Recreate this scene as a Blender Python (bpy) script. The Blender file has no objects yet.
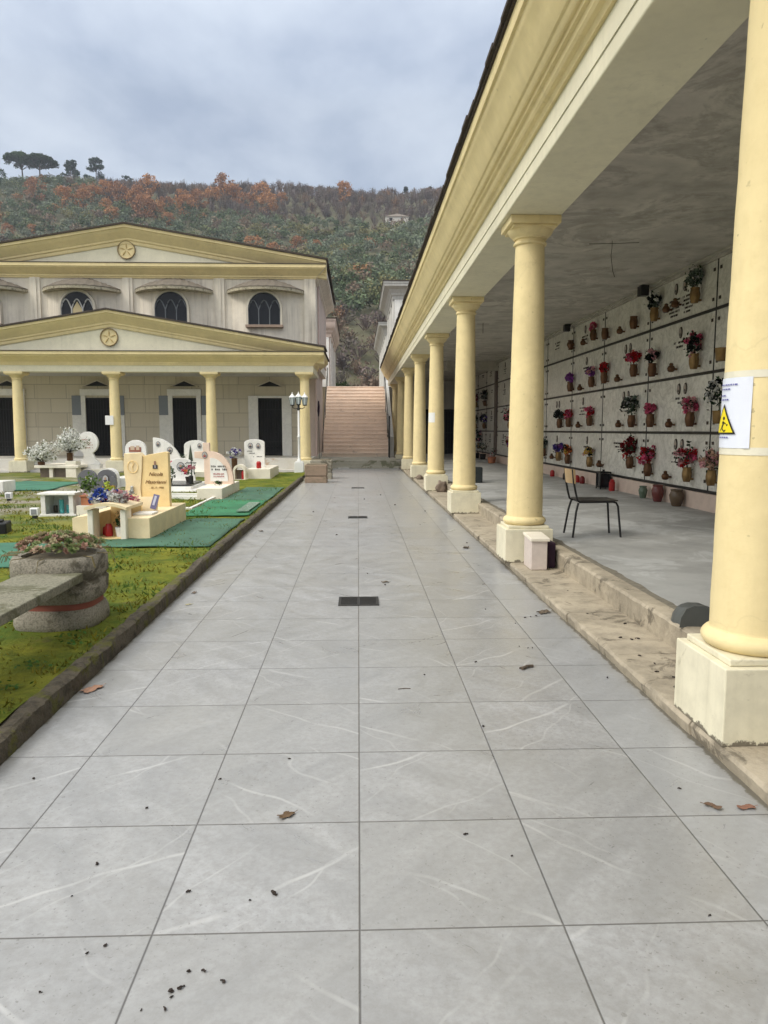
import bpy, bmesh, math, random
import numpy as np
from mathutils import Vector, Matrix, noise
R = math.radians
HAZE = .0004
random.seed(7)
sc = bpy.context.scene
col = sc.collection

# ------------------------------------------------------------------ helpers
def tag(o, label=None, cat=None, group=None, kind=None):
    if label: o['label'] = label
    if cat: o['category'] = cat
    if group: o['group'] = group
    if kind: o['kind'] = kind
    return o

def empty(name, loc, label, cat, group=None):
    o = bpy.data.objects.new(name, None); col.objects.link(o)
    o.location = loc; o.empty_display_size = .1
    return tag(o, label, cat, group)

def copy_tree(o, parent=None):
    c = o.copy(); col.objects.link(c); c.parent = parent
    for ch in list(o.children): copy_tree(ch, c)
    return c

def thing_loc(p):
    v = Vector((0, 0, 0))
    while p is not None:
        v += p.location; p = p.parent
    return v

class MB:
    """collects shapes given in world coordinates, one mesh object per build()"""
    def __init__(s):
        s.v = []; s.f = []; s.m = []; s.c = []; s.cur = 0; s.col = (1, 1, 1)
    def add(s, vs, fs):
        b = len(s.v); s.v += [tuple(q) for q in vs]
        for f in fs:
            s.f.append([b+i for i in f]); s.m.append(s.cur); s.c.append(s.col)
        return s
    def box(s, x0, x1, y0, y1, z0, z1, rot=None, piv=None, bev=0):
        if bev:
            bm = bmesh.new()
            bmesh.ops.create_cube(bm, size=1)
            for q in bm.verts:
                q.co = Vector(((x0+x1)/2+q.co.x*(x1-x0), (y0+y1)/2+q.co.y*(y1-y0), (z0+z1)/2+q.co.z*(z1-z0)))
            bmesh.ops.bevel(bm, geom=bm.edges[:], offset=bev, segments=2, affect='EDGES', profile=.5)
            bm.verts.ensure_lookup_table()
            vs = [q.co.copy() for q in bm.verts]; fs = [[q.index for q in f.verts] for f in bm.faces]
            bm.free()
        else:
            vs = [Vector(q) for q in ((x0,y0,z0),(x1,y0,z0),(x1,y1,z0),(x0,y1,z0),(x0,y0,z1),(x1,y0,z1),(x1,y1,z1),(x0,y1,z1))]
            fs = [(0,3,2,1),(4,5,6,7),(0,1,5,4),(1,2,6,5),(2,3,7,6),(3,0,4,7)]
        if rot is not None:
            piv = Vector(piv if piv else ((x0+x1)/2,(y0+y1)/2,(z0+z1)/2))
            vs = [piv + rot @ (q-piv) for q in vs]
        return s.add(vs, fs)
    def rings(s, rings, closed=True, caps=True):
        n = len(rings[0]); vs = [p for r in rings for p in r]; fs = []
        for i in range(len(rings)-1):
            for j in range(n if closed else n-1):
                k = (j+1) % n
                fs.append((i*n+j, i*n+k, (i+1)*n+k, (i+1)*n+j))
        if caps:
            fs.append(tuple(range(n))[::-1]); fs.append(tuple((len(rings)-1)*n+j for j in range(n)))
        return s.add(vs, fs)
    def lathe(s, prof, c=(0,0,0), n=32, sq=1):
        rs = []
        for r, z in prof:
            rs.append([(c[0]+r*math.cos(2*math.pi*j/n), c[1]+sq*r*math.sin(2*math.pi*j/n), c[2]+z) for j in range(n)])
        return s.rings(rs)
    def tube(s, pts, r, n=8, r1=None):
        pts = [Vector(p) for p in pts]; rs = []
        for i, p in enumerate(pts):
            t = (pts[min(i+1, len(pts)-1)] - pts[max(i-1, 0)]).normalized()
            a = t.cross(Vector((0,0,1)) if abs(t.z) < .9 else Vector((1,0,0))).normalized(); b = t.cross(a)
            rr = r if r1 is None else r+(r1-r)*i/(len(pts)-1)
            rs.append([p + a*rr*math.cos(2*math.pi*j/n) + b*rr*math.sin(2*math.pi*j/n) for j in range(n)])
        return s.rings(rs)
    def prism(s, poly, axis, a, b):
        """poly 2-D in the other two axes, extruded along axis from a to b"""
        def P(u, v, w):
            return (w,u,v) if axis == 'x' else (u,w,v) if axis == 'y' else (u,v,w)
        return s.rings([[P(u, v, a) for u, v in poly], [P(u, v, b) for u, v in poly]])
    def blob(s, c, r, seed=0, amp=.15, fr=2.0, sub=2, sc3=(1,1,1)):
        bm = bmesh.new(); bmesh.ops.create_icosphere(bm, subdivisions=sub, radius=1)
        vs = []
        for q in bm.verts:
            d = 1 + amp*noise.noise(q.co*fr + Vector((seed*3.1, seed*1.7, 0)))
            vs.append((c[0]+q.co.x*r*d*sc3[0], c[1]+q.co.y*r*d*sc3[1], c[2]+q.co.z*r*d*sc3[2]))
        fs = [[q.index for q in f.verts] for f in bm.faces]; bm.free()
        return s.add(vs, fs)
    def leaf(s, c, size, rnd=random, up=.0, asp=.55):
        n = Vector((rnd.gauss(0,1), rnd.gauss(0,1), rnd.gauss(0,1)+up)).normalized()
        a = n.orthogonal().normalized(); a.rotate(Matrix.Rotation(rnd.random()*6.28, 3, n)); b = n.cross(a)
        c = Vector(c); w = size*asp
        return s.add([c-a*size*.5, c+b*w*.5+a*size*.05, c+a*size*.5, c-b*w*.5+a*size*.05], [(0,1,2,3)])
    def build(s, name, mats, parent=None, loc=None, smooth=False, angle=35, bevel=0, recalc=True):
        if not isinstance(mats, (list, tuple)): mats = [mats]
        off = thing_loc(parent) if parent is not None else Vector(loc or (0,0,0))
        me = bpy.data.meshes.new(name)
        me.from_pydata([(x-off.x, y-off.y, z-off.z) for x, y, z in s.v], [], s.f)
        for m in mats: me.materials.append(m)
        if len(mats) > 1: me.polygons.foreach_set('material_index', s.m)
        if any(c != (1,1,1) for c in s.c):
            ca = me.color_attributes.new('Col', 'FLOAT_COLOR', 'CORNER')
            arr = []
            for f, c in zip(s.f, s.c): arr += [c[0], c[1], c[2], 1]*len(f)
            ca.data.foreach_set('color', arr)
        if recalc:
            bm = bmesh.new(); bm.from_mesh(me); bmesh.ops.recalc_face_normals(bm, faces=bm.faces); bm.to_mesh(me); bm.free()
        if smooth:
            me.polygons.foreach_set('use_smooth', [True]*len(me.polygons))
            me.set_sharp_from_angle(angle=R(angle))
        me.update()
        o = bpy.data.objects.new(name, me); col.objects.link(o)
        if parent is not None: o.parent = parent
        else: o.location = off
        if bevel:
            md = o.modifiers.new('Bevel', 'BEVEL'); md.width = bevel; md.segments = 2; md.limit_method = 'ANGLE'; md.angle_limit = R(40)
        return o

def build_each(mb, name, mats, parent=None, **k):
    """every connected piece of mb becomes an object of its own"""
    par = list(range(len(mb.v)))
    def find(a):
        while par[a] != a: par[a] = par[par[a]]; a = par[a]
        return a
    for f in mb.f:
        for q in f[1:]: par[find(q)] = find(f[0])
    groups = {}
    for i, f in enumerate(mb.f): groups.setdefault(find(f[0]), []).append(i)
    for fi in groups.values():
        m = MB(); idx = {}
        for i in fi:
            for q in mb.f[i]:
                if q not in idx: idx[q] = len(m.v); m.v.append(mb.v[q])
            m.f.append([idx[q] for q in mb.f[i]]); m.m.append(mb.m[i]); m.c.append(mb.c[i])
        m.build(name, mats, parent, **k)

# ------------------------------------------------------------------ materials
def newmat(name):
    m = bpy.data.materials.new(name); m.use_nodes = True
    nt = m.node_tree; b = nt.nodes['Principled BSDF']
    return m, nt, b
class NT:
    def __init__(s, nt): s.nt = nt
    def n(s, t, **k):
        q = s.nt.nodes.new(t)
        for a, v in k.items():
            if a.startswith('i_'): q.inputs[a[2:].replace('_', ' ')].default_value = v
            else: setattr(q, a, v)
        return q
    def l(s, a, b): s.nt.links.new(a, b)
    def ramp(s, src, stops, interp='LINEAR'):
        r = s.n('ShaderNodeValToRGB'); r.color_ramp.interpolation = interp
        e = r.color_ramp.elements
        while len(e) < len(stops): e.new(.5)
        for q, (p, c) in zip(e, stops):
            q.position = p; q.color = (*c, 1) if isinstance(c, tuple) else (c, c, c, 1)
        s.l(src, r.inputs[0]); return r.outputs[0]
    def mix(s, fac, a, b, mode='MIX'):
        m = s.n('ShaderNodeMix', data_type='RGBA', blend_type=mode)
        for i, q in ((0, fac), (6, a), (7, b)):
            if isinstance(q, (int, float)): m.inputs[i].default_value = q
            elif isinstance(q, tuple): m.inputs[i].default_value = (*q, 1)
            else: s.l(q, m.inputs[i])
        return m.outputs[2]
    def math(s, op, a, b=None):
        m = s.n('ShaderNodeMath', operation=op)
        for i, q in ((0, a), (1, b)):
            if q is None: continue
            if isinstance(q, (int, float)): m.inputs[i].default_value = q
            else: s.l(q, m.inputs[i])
        return m.outputs[0]
    def noise(s, vec, scale, detail=6, rough=.55, dist=0):
        q = s.n('ShaderNodeTexNoise'); q.inputs['Scale'].default_value = scale; q.inputs['Detail'].default_value = detail
        q.inputs['Roughness'].default_value = rough; q.inputs['Distortion'].default_value = dist
        s.l(vec, q.inputs['Vector']); return q.outputs['Fac']
    def mapping(s, vec, scale=(1,1,1), rot=(0,0,0), loc=(0,0,0)):
        q = s.n('ShaderNodeMapping'); q.inputs['Scale'].default_value = scale; q.inputs['Rotation'].default_value = rot; q.inputs['Location'].default_value = loc
        s.l(vec, q.inputs['Vector']); return q.outputs[0]
    def bump(s, h, strength, dist, b):
        q = s.n('ShaderNodeBump'); q.inputs['Strength'].default_value = strength; q.inputs['Distance'].default_value = dist
        s.l(h, q.inputs['Height']); s.l(q.outputs[0], b.inputs['Normal'])

def weathered(name, base, dirt, rough=.75, big=.6, fine=14, amt=.5, streak=0, streak_col=(.12,.11,.09), bump=.15, bdist=.01, var=.08, spec=.3, patch=None, cracks=0):
    """a painted or stone surface: slow tone changes, fine grain, dirt patches, optional rain streaks"""
    m, nt, b = newmat(name); N = NT(nt)
    geo = N.n('ShaderNodeNewGeometry').outputs['Position']
    n1 = N.noise(geo, big, 7, .6, .4); n2 = N.noise(geo, fine, 8, .65)
    c = N.mix(N.ramp(n1, [(.35, 0.0), (.7, 1.0)]), tuple(x*(1-var) for x in base), tuple(min(1, x*(1+var)) for x in base))
    c = N.mix(N.math('MULTIPLY', N.ramp(n2, [(.45, 0.0), (.75, 1.0)]), amt), c, dirt)
    if streak:
        st = N.noise(N.mapping(geo, (9, 9, .35)), 1, 6, .6)
        msk = N.noise(geo, .9, 3)
        f = N.math('MULTIPLY', N.ramp(st, [(.48, 0.0), (.72, 1.0)]), N.ramp(msk, [(.35, 0.0), (.65, 1.0)]))
        c = N.mix(N.math('MULTIPLY', f, streak), c, streak_col)
    if patch:
        pn = N.noise(geo, patch[1], 9, .7, .6)
        c = N.mix(N.math('MULTIPLY', N.ramp(pn, [(patch[2], 0.0), (patch[2]+.06, 1.0)]), patch[3]), c, patch[0])
    if cracks:
        dv = N.n('ShaderNodeVectorMath', operation='MULTIPLY_ADD'); nz_ = N.n('ShaderNodeTexNoise'); N.l(geo, nz_.inputs['Vector']); nz_.inputs['Scale'].default_value = 3.5; nz_.inputs['Detail'].default_value = 5
        N.l(nz_.outputs['Color'], dv.inputs[0]); dv.inputs[1].default_value = (.5,.5,.5); N.l(geo, dv.inputs[2])
        vo = N.n('ShaderNodeTexVoronoi', feature='DISTANCE_TO_EDGE'); vo.inputs['Scale'].default_value = 1.3; N.l(dv.outputs[0], vo.inputs['Vector'])
        cf = N.math('MULTIPLY', N.ramp(vo.outputs['Distance'], [(0.0, 1.0), (.006, .6), (.013, 0.0)]), N.ramp(N.noise(geo, .9, 4), [(.52, 0.0), (.60, 1.0)]))
        c = N.mix(N.math('MULTIPLY', cf, cracks*.16), c, tuple(x*.38 for x in base))
        ch = N.math('MULTIPLY', N.ramp(N.noise(geo, 26, 3, .5), [(.70, 0.0), (.72, 1.0)]), N.ramp(N.noise(geo, 2.2, 3), [(.50, 0.0), (.58, 1.0)]))
        c = N.mix(N.math('MULTIPLY', ch, cracks), c, tuple(x*.55 for x in base))
    N.l(c, b.inputs['Base Color']); b.inputs['Roughness'].default_value = rough
    b.inputs['Specular IOR Level'].default_value = spec
    N.bump(N.math('ADD', n2, N.math('MULTIPLY', N.noise(geo, fine*5, 4), .4)), bump, bdist, b)
    return m

def simple(name, c, rough=.6, metal=0, spec=.4, var=.12, scale=20, bump=.1):
    m, nt, b = newmat(name); N = NT(nt)
    geo = N.n('ShaderNodeNewGeometry').outputs['Position']
    n1 = N.noise(geo, scale, 5)
    N.l(N.mix(n1, tuple(x*(1-var) for x in c), tuple(min(1, x*(1+var)) for x in c)), b.inputs['Base Color'])
    b.inputs['Roughness'].default_value = rough; b.inputs['Metallic'].default_value = metal
    b.inputs['Specular IOR Level'].default_value = spec
    N.bump(n1, bump, .004, b)
    return m

def attrmat(name, rough=.7, trans=0, spec=.2):
    m, nt, b = newmat(name); N = NT(nt)
    a = N.n('ShaderNodeVertexColor', layer_name='Col').outputs[0]
    N.l(a, b.inputs['Base Color']); b.inputs['Roughness'].default_value = rough; b.inputs['Specular IOR Level'].default_value = spec
    if trans:
        t = N.n('ShaderNodeBsdfTranslucent'); N.l(a, t.inputs[0])
        mx = N.n('ShaderNodeMixShader'); mx.inputs[0].default_value = trans
        out = nt.nodes['Material Output']
        N.l(b.outputs[0], mx.inputs[1]); N.l(t.outputs[0], mx.inputs[2]); N.l(mx.outputs[0], out.inputs[0])
    return m

def marble(name, base, vein, scale=1.6, rough=.35, amt=.7, dark=None):
    m, nt, b = newmat(name); N = NT(nt)
    geo = N.n('ShaderNodeNewGeometry').outputs['Position']
    oi = N.n('ShaderNodeObjectInfo').outputs['Random']
    cmb = N.n('ShaderNodeCombineXYZ'); 
    for i in range(3): N.l(N.math('MULTIPLY', oi, 37.0+i*11), cmb.inputs[i])
    va = N.n('ShaderNodeVectorMath', operation='ADD'); N.l(geo, va.inputs[0]); N.l(cmb.outputs[0], va.inputs[1])
    v = va.outputs[0]
    w = N.noise(v, scale, 9, .62, 1.6)
    f = N.ramp(N.math('ABSOLUTE', N.math('SUBTRACT', w, .5)), [(0.0, 1.0), (.035, .25), (.09, 0.0)])
    n2 = N.noise(v, scale*.8, 7, .6, .8)
    c = N.mix(N.ramp(n2, [(.35, 0.0), (.68, 1.0)]), base, tuple(x*.84 for x in base))
    c = N.mix(N.math('MULTIPLY', f, amt), c, vein)
    if dark:
        n3 = N.noise(v, scale*5, 8, .7)
        c = N.mix(N.math('MULTIPLY', N.ramp(n3, [(.48, 0.0), (.70, 1.0)]), .45), c, dark)
    c = N.mix(N.math('MULTIPLY', oi, .25), c, tuple(x*.72 for x in base))
    N.l(c, b.inputs['Base Color']); b.inputs['Roughness'].default_value = rough
    N.bump(n2, .05, .01, b)
    return m

YEL = weathered('yellow_paint', (.81,.67,.37), (.69,.56,.29), rough=.64, big=1.3, fine=9, amt=.5, streak=.22, streak_col=(.42,.34,.19), bump=.22, bdist=.012, patch=((.50,.41,.24), 3.4, .66, .45), cracks=.7)
CRE = weathered('cream_paint', (.76,.71,.54), (.60,.56,.43), rough=.7, big=1.1, fine=11, amt=.4, streak=.2, streak_col=(.35,.33,.24), bump=.15, patch=((.42,.36,.24), 3.1, .66, .5), cracks=.8)
PLI = weathered('plinth_cream', (.74,.69,.52), (.50,.46,.34), rough=.75, big=1.6, fine=8, amt=.45, streak=.35, streak_col=(.34,.30,.20), bump=.25, patch=((.38,.33,.22), 4.5, .62, .6), cracks=.8)
def grime(m, zt, colr):
    nt_ = m.node_tree; N_ = NT(nt_); b = nt_.nodes['Principled BSDF']; src = b.inputs['Base Color'].links[0].from_socket
    geo = N_.n('ShaderNodeNewGeometry').outputs['Position']; q = N_.n('ShaderNodeSeparateXYZ'); N_.l(geo, q.inputs[0])
    h = N_.math('SUBTRACT', q.outputs[2], N_.math('MULTIPLY', N_.math('SUBTRACT', N_.noise(geo, 14, 7, .75), .5), .14))
    f = N_.ramp(N_.math('DIVIDE', h, zt), [(.0, 1.0), (.80, 1.0), (.9, 0.0)])
    N_.l(N_.mix(N_.math('MULTIPLY', f, .9), src, colr), b.inputs['Base Color'])
grime(PLI, .105, (.13,.11,.08)); 
CONC = weathered('ceiling_plaster', (.50,.47,.41), (.27,.25,.21), rough=.9, big=1.1, fine=2.6, amt=.9, bump=.3, bdist=.02, var=.22, patch=((.23,.21,.18), 1.1, .52, .5))
STEP = weathered('travertine_step', (.40,.345,.26), (.21,.185,.14), rough=.85, big=2.2, fine=9, amt=.8, bump=.7, bdist=.014, var=.2, patch=((.13,.11,.08), 4, .56, .8))
MAUS = weathered('mausoleum_plaster', (.70,.64,.54), (.54,.48,.40), rough=.85, big=.8, fine=5, amt=.4, streak=.8, streak_col=(.27,.23,.19), bump=.2)
GREYM = weathered('grey_plaster', (.50,.49,.46), (.38,.37,.35), rough=.85, fine=4, amt=.4, streak=.5, streak_col=(.2,.19,.17))
PINKW = weathered('pink_plaster', (.55,.44,.38), (.40,.34,.30), rough=.85, fine=5, streak=.7, streak_col=(.28,.25,.22))
MARW = marble('white_marble', (.88,.86,.81), (.55,.54,.52), 1.5, amt=.35)
MARN = marble('niche_marble', (.76,.74,.67), (.34,.33,.28), 2.4, .3, .5, dark=(.27,.26,.21))
MARY = weathered('yellow_marble', (.86,.66,.34), (.72,.50,.22), rough=.45, big=3, fine=7, amt=.5, bump=.08, var=.1)
MARYL = weathered('pale_yellow_marble', (.80,.66,.42), (.66,.50,.28), rough=.5, big=5, fine=9, amt=.4, bump=.1)
MARP = weathered('pink_marble', (.78,.60,.48), (.66,.47,.36), rough=.4, big=3, fine=12, amt=.4, bump=.05)
MARPI = weathered('pink_wall_base', (.60,.48,.40), (.34,.26,.22), rough=.6, fine=6, amt=.4)
MARG = simple('grey_granite', (.13,.13,.14), .35, scale=60, var=.35)
MARC = weathered('cream_marble', (.82,.76,.64), (.60,.53,.42), rough=.5, big=3, fine=8, amt=.4, bump=.1)
BLK = simple('black_metal', (.018,.018,.018), .45, .3)
DARK = simple('dark_interior', (.012,.012,.013), .8)
IRON = simple('cast_iron', (.05,.048,.045), .6, .6, scale=40)
BRZ = simple('bronze', (.12,.062,.032), .42, .75, var=.4, scale=18)
BRZD = simple('dark_bronze', (.07,.055,.045), .45, .6, var=.3)
GOLD = simple('brass', (.23,.145,.06), .4, .8, var=.3)
LETT = simple('dark_lettering', (.04,.03,.025), .5, .3)
GREYF = weathered('portico_floor_concrete', (.36,.36,.345), (.24,.24,.23), rough=.6, big=.9, fine=3.5, amt=.7, bump=.2, var=.2, patch=((.52,.53,.52), 1.6, .52, .5))
ROOFT = weathered('roof_tile_edge', (.07,.055,.045), (.03,.026,.022), rough=.9, fine=12, amt=.6, bump=.6, bdist=.02)
ROOFM = weathered('mossy_roof', (.17,.145,.115), (.09,.08,.06), rough=.9, fine=9, amt=.6, bump=.5, bdist=.02)
STAIR = weathered('pink_stair_stone', (.88,.74,.62), (.74,.59,.48), rough=.7, big=1.2, fine=5, amt=.4, bump=.1, patch=((.30,.24,.2), 2, .6, .4))
LAND = weathered('landing_stone', (.40,.38,.32), (.26,.26,.19), rough=.8, fine=5, amt=.5, patch=((.10,.11,.05), 1.6, .52, .7))
AGG = weathered('washed_aggregate', (.39,.355,.285), (.10,.09,.07), rough=.95, big=2.5, fine=85, amt=1.0, bump=1.0, bdist=.015, patch=((.075,.065,.04), 3.2, .54, .75))
KERB = weathered('mossy_kerb', (.125,.105,.075), (.028,.024,.018), rough=.95, big=2, fine=13, amt=1.0, bump=1.0, bdist=.04, patch=((.12,.12,.02), 5, .54, .7))
TERRA = weathered('terracotta', (.42,.17,.09), (.30,.11,.06), rough=.85, fine=12)
REDB = simple('red_band', (.25,.075,.05), .7)
WHITEP = simple('white_paint', (.78,.78,.76), .5, var=.05)
WOODP = simple('plywood', (.52,.36,.19), .5, var=.15, scale=9)
LEAF = attrmat('leaf', .65, .25)
PETAL = attrmat('petal', .7, .3)
BARK = weathered('bark', (.11,.085,.065), (.06,.045,.035), rough=.95, fine=8, amt=.7, bump=.8, bdist=.03)
REDC = simple('red_plastic', (.35,.012,.012), .35)
GREENG = simple('green_glass', (.10,.14,.10), .25)
CLOTH = simple('dark_cloth', (.035,.015,.03), .9)
RUST = weathered('orange_stain_board', (.50,.28,.14), (.3,.2,.12), rough=.85, fine=6)
ROCK = weathered('brown_rock', (.22,.17,.13), (.12,.09,.07), rough=.95, fine=10, bump=.7, bdist=.02)
PHOTO = attrmat('enamel_portrait', .3, 0, .5)
def glassmat():
    m, nt, b = newmat('window_glass'); N = NT(nt)
    b.inputs['Base Color'].default_value = (.008,.009,.012,1); b.inputs['Roughness'].default_value = .18; b.inputs['Specular IOR Level'].default_value = .28
    return m
GLASS = glassmat()

def tilemat():
    m, nt, b = newmat('porcelain_paving'); N = NT(nt)
    geo = N.n('ShaderNodeNewGeometry').outputs['Position']
    sx = N.n('ShaderNodeSeparateXYZ'); N.l(geo, sx.inputs[0])
    u = N.math('DIVIDE', sx.outputs[0], .6); v = N.math('DIVIDE', N.math('SUBTRACT', sx.outputs[1], 2.012-.6*40), .6)
    fu, fv = N.math('FLOOR', u), N.math('FLOOR', v)
    cid = N.n('ShaderNodeCombineXYZ'); N.l(fu, cid.inputs[0]); N.l(fv, cid.inputs[1])
    wn = N.n('ShaderNodeTexWhiteNoise', noise_dimensions='2D'); N.l(cid.outputs[0], wn.inputs['Vector'])
    # per tile: offset and mirrored direction of the veins
    off = N.n('ShaderNodeVectorMath', operation='MULTIPLY_ADD'); N.l(wn.outputs['Color'], off.inputs[0]); off.inputs[1].default_value = (23, 31, 17); N.l(geo, off.inputs[2])
    sgn = N.math('SUBTRACT', N.math('MULTIPLY', N.math('GREATER_THAN', wn.outputs['Value'], .5), 2.0), 1.0)
    so = N.n('ShaderNodeSeparateXYZ'); N.l(off.outputs[0], so.inputs[0])
    cb = N.n('ShaderNodeCombineXYZ'); N.l(N.math('MULTIPLY', so.outputs[0], sgn), cb.inputs[0]); N.l(so.outputs[1], cb.inputs[1]); N.l(so.outputs[2], cb.inputs[2])
    p = cb.outputs[0]
    st = N.mapping(N.mapping(p, (1,1,1), (0, 0, R(-48))), (1.0, 2.6, 1))
    cloud = N.noise(st, 2.2, 7, .6, .7)
    def veins(rot, scale, dist):
        wv = N.n('ShaderNodeTexWave', wave_type='BANDS', bands_direction='X'); wv.inputs['Scale'].default_value = scale; wv.inputs['Distortion'].default_value = dist
        wv.inputs['Detail'].default_value = 4; wv.inputs['Detail Scale'].default_value = .55; wv.inputs['Detail Roughness'].default_value = .62
        N.l(N.mapping(p, (1,1,1), (0,0,R(rot))), wv.inputs['Vector'])
        return N.ramp(wv.outputs['Fac'], [(.9982, 0.0), (.9996, .5), (1.0, .9)])
    vf = N.math('MAXIMUM', veins(-52, .62, 5.5), N.math('MULTIPLY', veins(-36, .95, 7.0), .6))
    vmask = N.ramp(N.noise(p, 2.3, 3), [(.42, 0.0), (.60, 1.0)])
    fine = N.noise(p, 34, 8, .75)
    c = N.mix(N.ramp(cloud, [(.32, 0.0), (.7, 1.0)]), (.285,.287,.288), (.41,.414,.42))
    c = N.mix(N.math('MULTIPLY', N.ramp(fine, [(.40, 0.0), (.62, 1.0)]), .55), c, (.235,.23,.22))
    c = N.mix(N.math('MULTIPLY', N.math('MULTIPLY', vf, vmask), .62), c, (.60,.60,.59))
    # tone per tile
    c = N.mix(N.math('MULTIPLY', wn.outputs['Value'], .34), c, (.27,.268,.255))
    # dusty traffic dirt (brownish) and cleaner bluish strip along the portico step
    big = N.noise(geo, .55, 6, .6, .5)
    c = N.mix(N.math('MULTIPLY', N.ramp(big, [(.42, 0.0), (.72, 1.0)]), .3), c, (.33,.315,.275))
    strip = N.math('MULTIPLY', N.math('GREATER_THAN', sx.outputs[0], 1.2), .22)
    c = N.mix(strip, c, (.40,.42,.45))
    sp = N.noise(geo, 60, 3, .6); spm = N.noise(geo, 1.3, 4)
    spf = N.math('MULTIPLY', N.ramp(sp, [(.63, 0.0), (.67, 1.0)]), N.ramp(spm, [(.40, 0.0), (.55, 1.0)]))
    c = N.mix(N.math('MULTIPLY', spf, .42), c, (.10,.09,.075))
    sm = N.noise(geo, 3.2, 8, .7, .9)
    c = N.mix(N.math('MULTIPLY', N.ramp(sm, [(.62, 0.0), (.74, 1.0)]), .6), c, (.16,.15,.135))
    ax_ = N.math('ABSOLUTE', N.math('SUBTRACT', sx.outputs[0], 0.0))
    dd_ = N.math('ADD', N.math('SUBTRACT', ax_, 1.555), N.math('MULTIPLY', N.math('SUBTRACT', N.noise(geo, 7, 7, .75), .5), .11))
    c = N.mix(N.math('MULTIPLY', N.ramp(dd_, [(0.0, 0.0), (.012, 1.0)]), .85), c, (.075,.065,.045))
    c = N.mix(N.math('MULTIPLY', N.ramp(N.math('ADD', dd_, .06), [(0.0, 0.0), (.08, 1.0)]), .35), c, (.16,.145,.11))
    # joints
    def edge(q): 
        fr = N.math('FRACT', q); return N.math('MINIMUM', fr, N.math('SUBTRACT', 1.0, fr))
    d = N.math('MINIMUM', edge(u), edge(v))
    j = N.ramp(d, [(0.0, 1.0), (.0030, 1.0), (.0048, 0.0)])
    c = N.mix(N.math('MULTIPLY', j, .95), c, (.06,.055,.05))
    N.l(c, b.inputs['Base Color'])
    N.l(N.ramp(cloud, [(.3, .26), (.7, .42)]), b.inputs['Roughness']); b.inputs['Specular IOR Level'].default_value = .45
    h = N.math('SUBTRACT', N.math('MULTIPLY', fine, .06), j)
    N.bump(h, .35, .004, b)
    return m
TILE = tilemat()

def lawnmat():
    m, nt, b = newmat('mossy_lawn'); N = NT(nt)
    geo = N.n('ShaderNodeNewGeometry').outputs['Position']
    a = N.noise(geo, 1.6, 8, .65, .5); f = N.noise(geo, 22, 8, .7); g = N.noise(geo, 5, 6, .6)
    c = N.mix(N.ramp(a, [(.38, 0.0), (.62, 1.0)]), (.075,.115,.018), (.20,.20,.026))
    c = N.mix(N.math('MULTIPLY', N.ramp(g, [(.5, 0.0), (.7, 1.0)]), .7), c, (.045,.075,.015))
    c = N.mix(N.math('MULTIPLY', N.ramp(f, [(.5, 0.0), (.75, 1.0)]), .5), c, (.045,.055,.014))
    # bare earth and gravel, mostly in the middle of the grave field
    sx = N.n('ShaderNodeSeparateXYZ'); N.l(geo, sx.inputs[0])
    fx = N.ramp(N.math('ADD', N.math('MULTIPLY', sx.outputs[0], -.12), -.42), [(0.0, 0.0), (.35, 1.0)])
    fy = N.ramp(N.math('MULTIPLY', sx.outputs[1], .04), [(.40, 0.0), (.48, 1.0), (.78, 1.0), (.9, .3)])
    e = N.noise(N.mapping(geo, (.8, 1.1, 1)), 1.1, 8, .7)
    ef = N.math('MULTIPLY', N.math('MULTIPLY', N.ramp(e, [(.42, 0.0), (.56, 1.0)]), fx), fy)
    gr = N.mix(N.ramp(N.noise(geo, 40, 5, .7), [(.4, 0.0), (.65, 1.0)]), (.17,.14,.10), (.42,.39,.33))
    c = N.mix(ef, c, gr)
    wp = N.noise(geo, 2.7, 7, .65)
    c = N.mix(N.math('MULTIPLY', N.ramp(wp, [(.62, 0.0), (.7, 1.0)]), .6), c, (.13,.10,.05))
    N.l(c, b.inputs['Base Color']); b.inputs['Roughness'].default_value = .95; b.inputs['Specular IOR Level'].default_value = .1
    N.bump(N.math('ADD', f, g), .9, .03, b)
    return m
LAWN = lawnmat()
EARTH = weathered('earth', (.20,.17,.12), (.10,.09,.06), rough=.95, big=.1, fine=3)
HILLM = weathered('hill_ground', (.12,.11,.065), (.07,.085,.045), rough=.95, big=.03, fine=.35, amt=.7, patch=((.26,.22,.15), .06, .66, .5))
def turfmat(name, c):
    m, nt, b = newmat(name); N = NT(nt)
    geo = N.n('ShaderNodeNewGeometry').outputs['Position']
    n1 = N.noise(geo, 1.8, 6, .6); n2 = N.noise(geo, 70, 4, .7)
    q = N.mix(N.ramp(n1, [(.35, 0.0), (.7, 1.0)]), tuple(x*.75 for x in c), tuple(x*1.2 for x in c))
    q = N.mix(N.math('MULTIPLY', N.ramp(n2, [(.5, 0.0), (.7, 1.0)]), .4), q, tuple(x*.5 for x in c))
    N.l(q, b.inputs['Base Color']); b.inputs['Roughness'].default_value = .8
    N.bump(N.math('ADD', n2, N.math('MULTIPLY', N.noise(geo, 4, 4), 2.0)), .5, .02, b)
    return m
TURF_D = turfmat('dark_green_turf', (.055,.14,.085)); TURF_B = turfmat('bright_green_turf', (.03,.18,.075))
TURF_T = turfmat('teal_green_turf', (.045,.17,.105))

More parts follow.
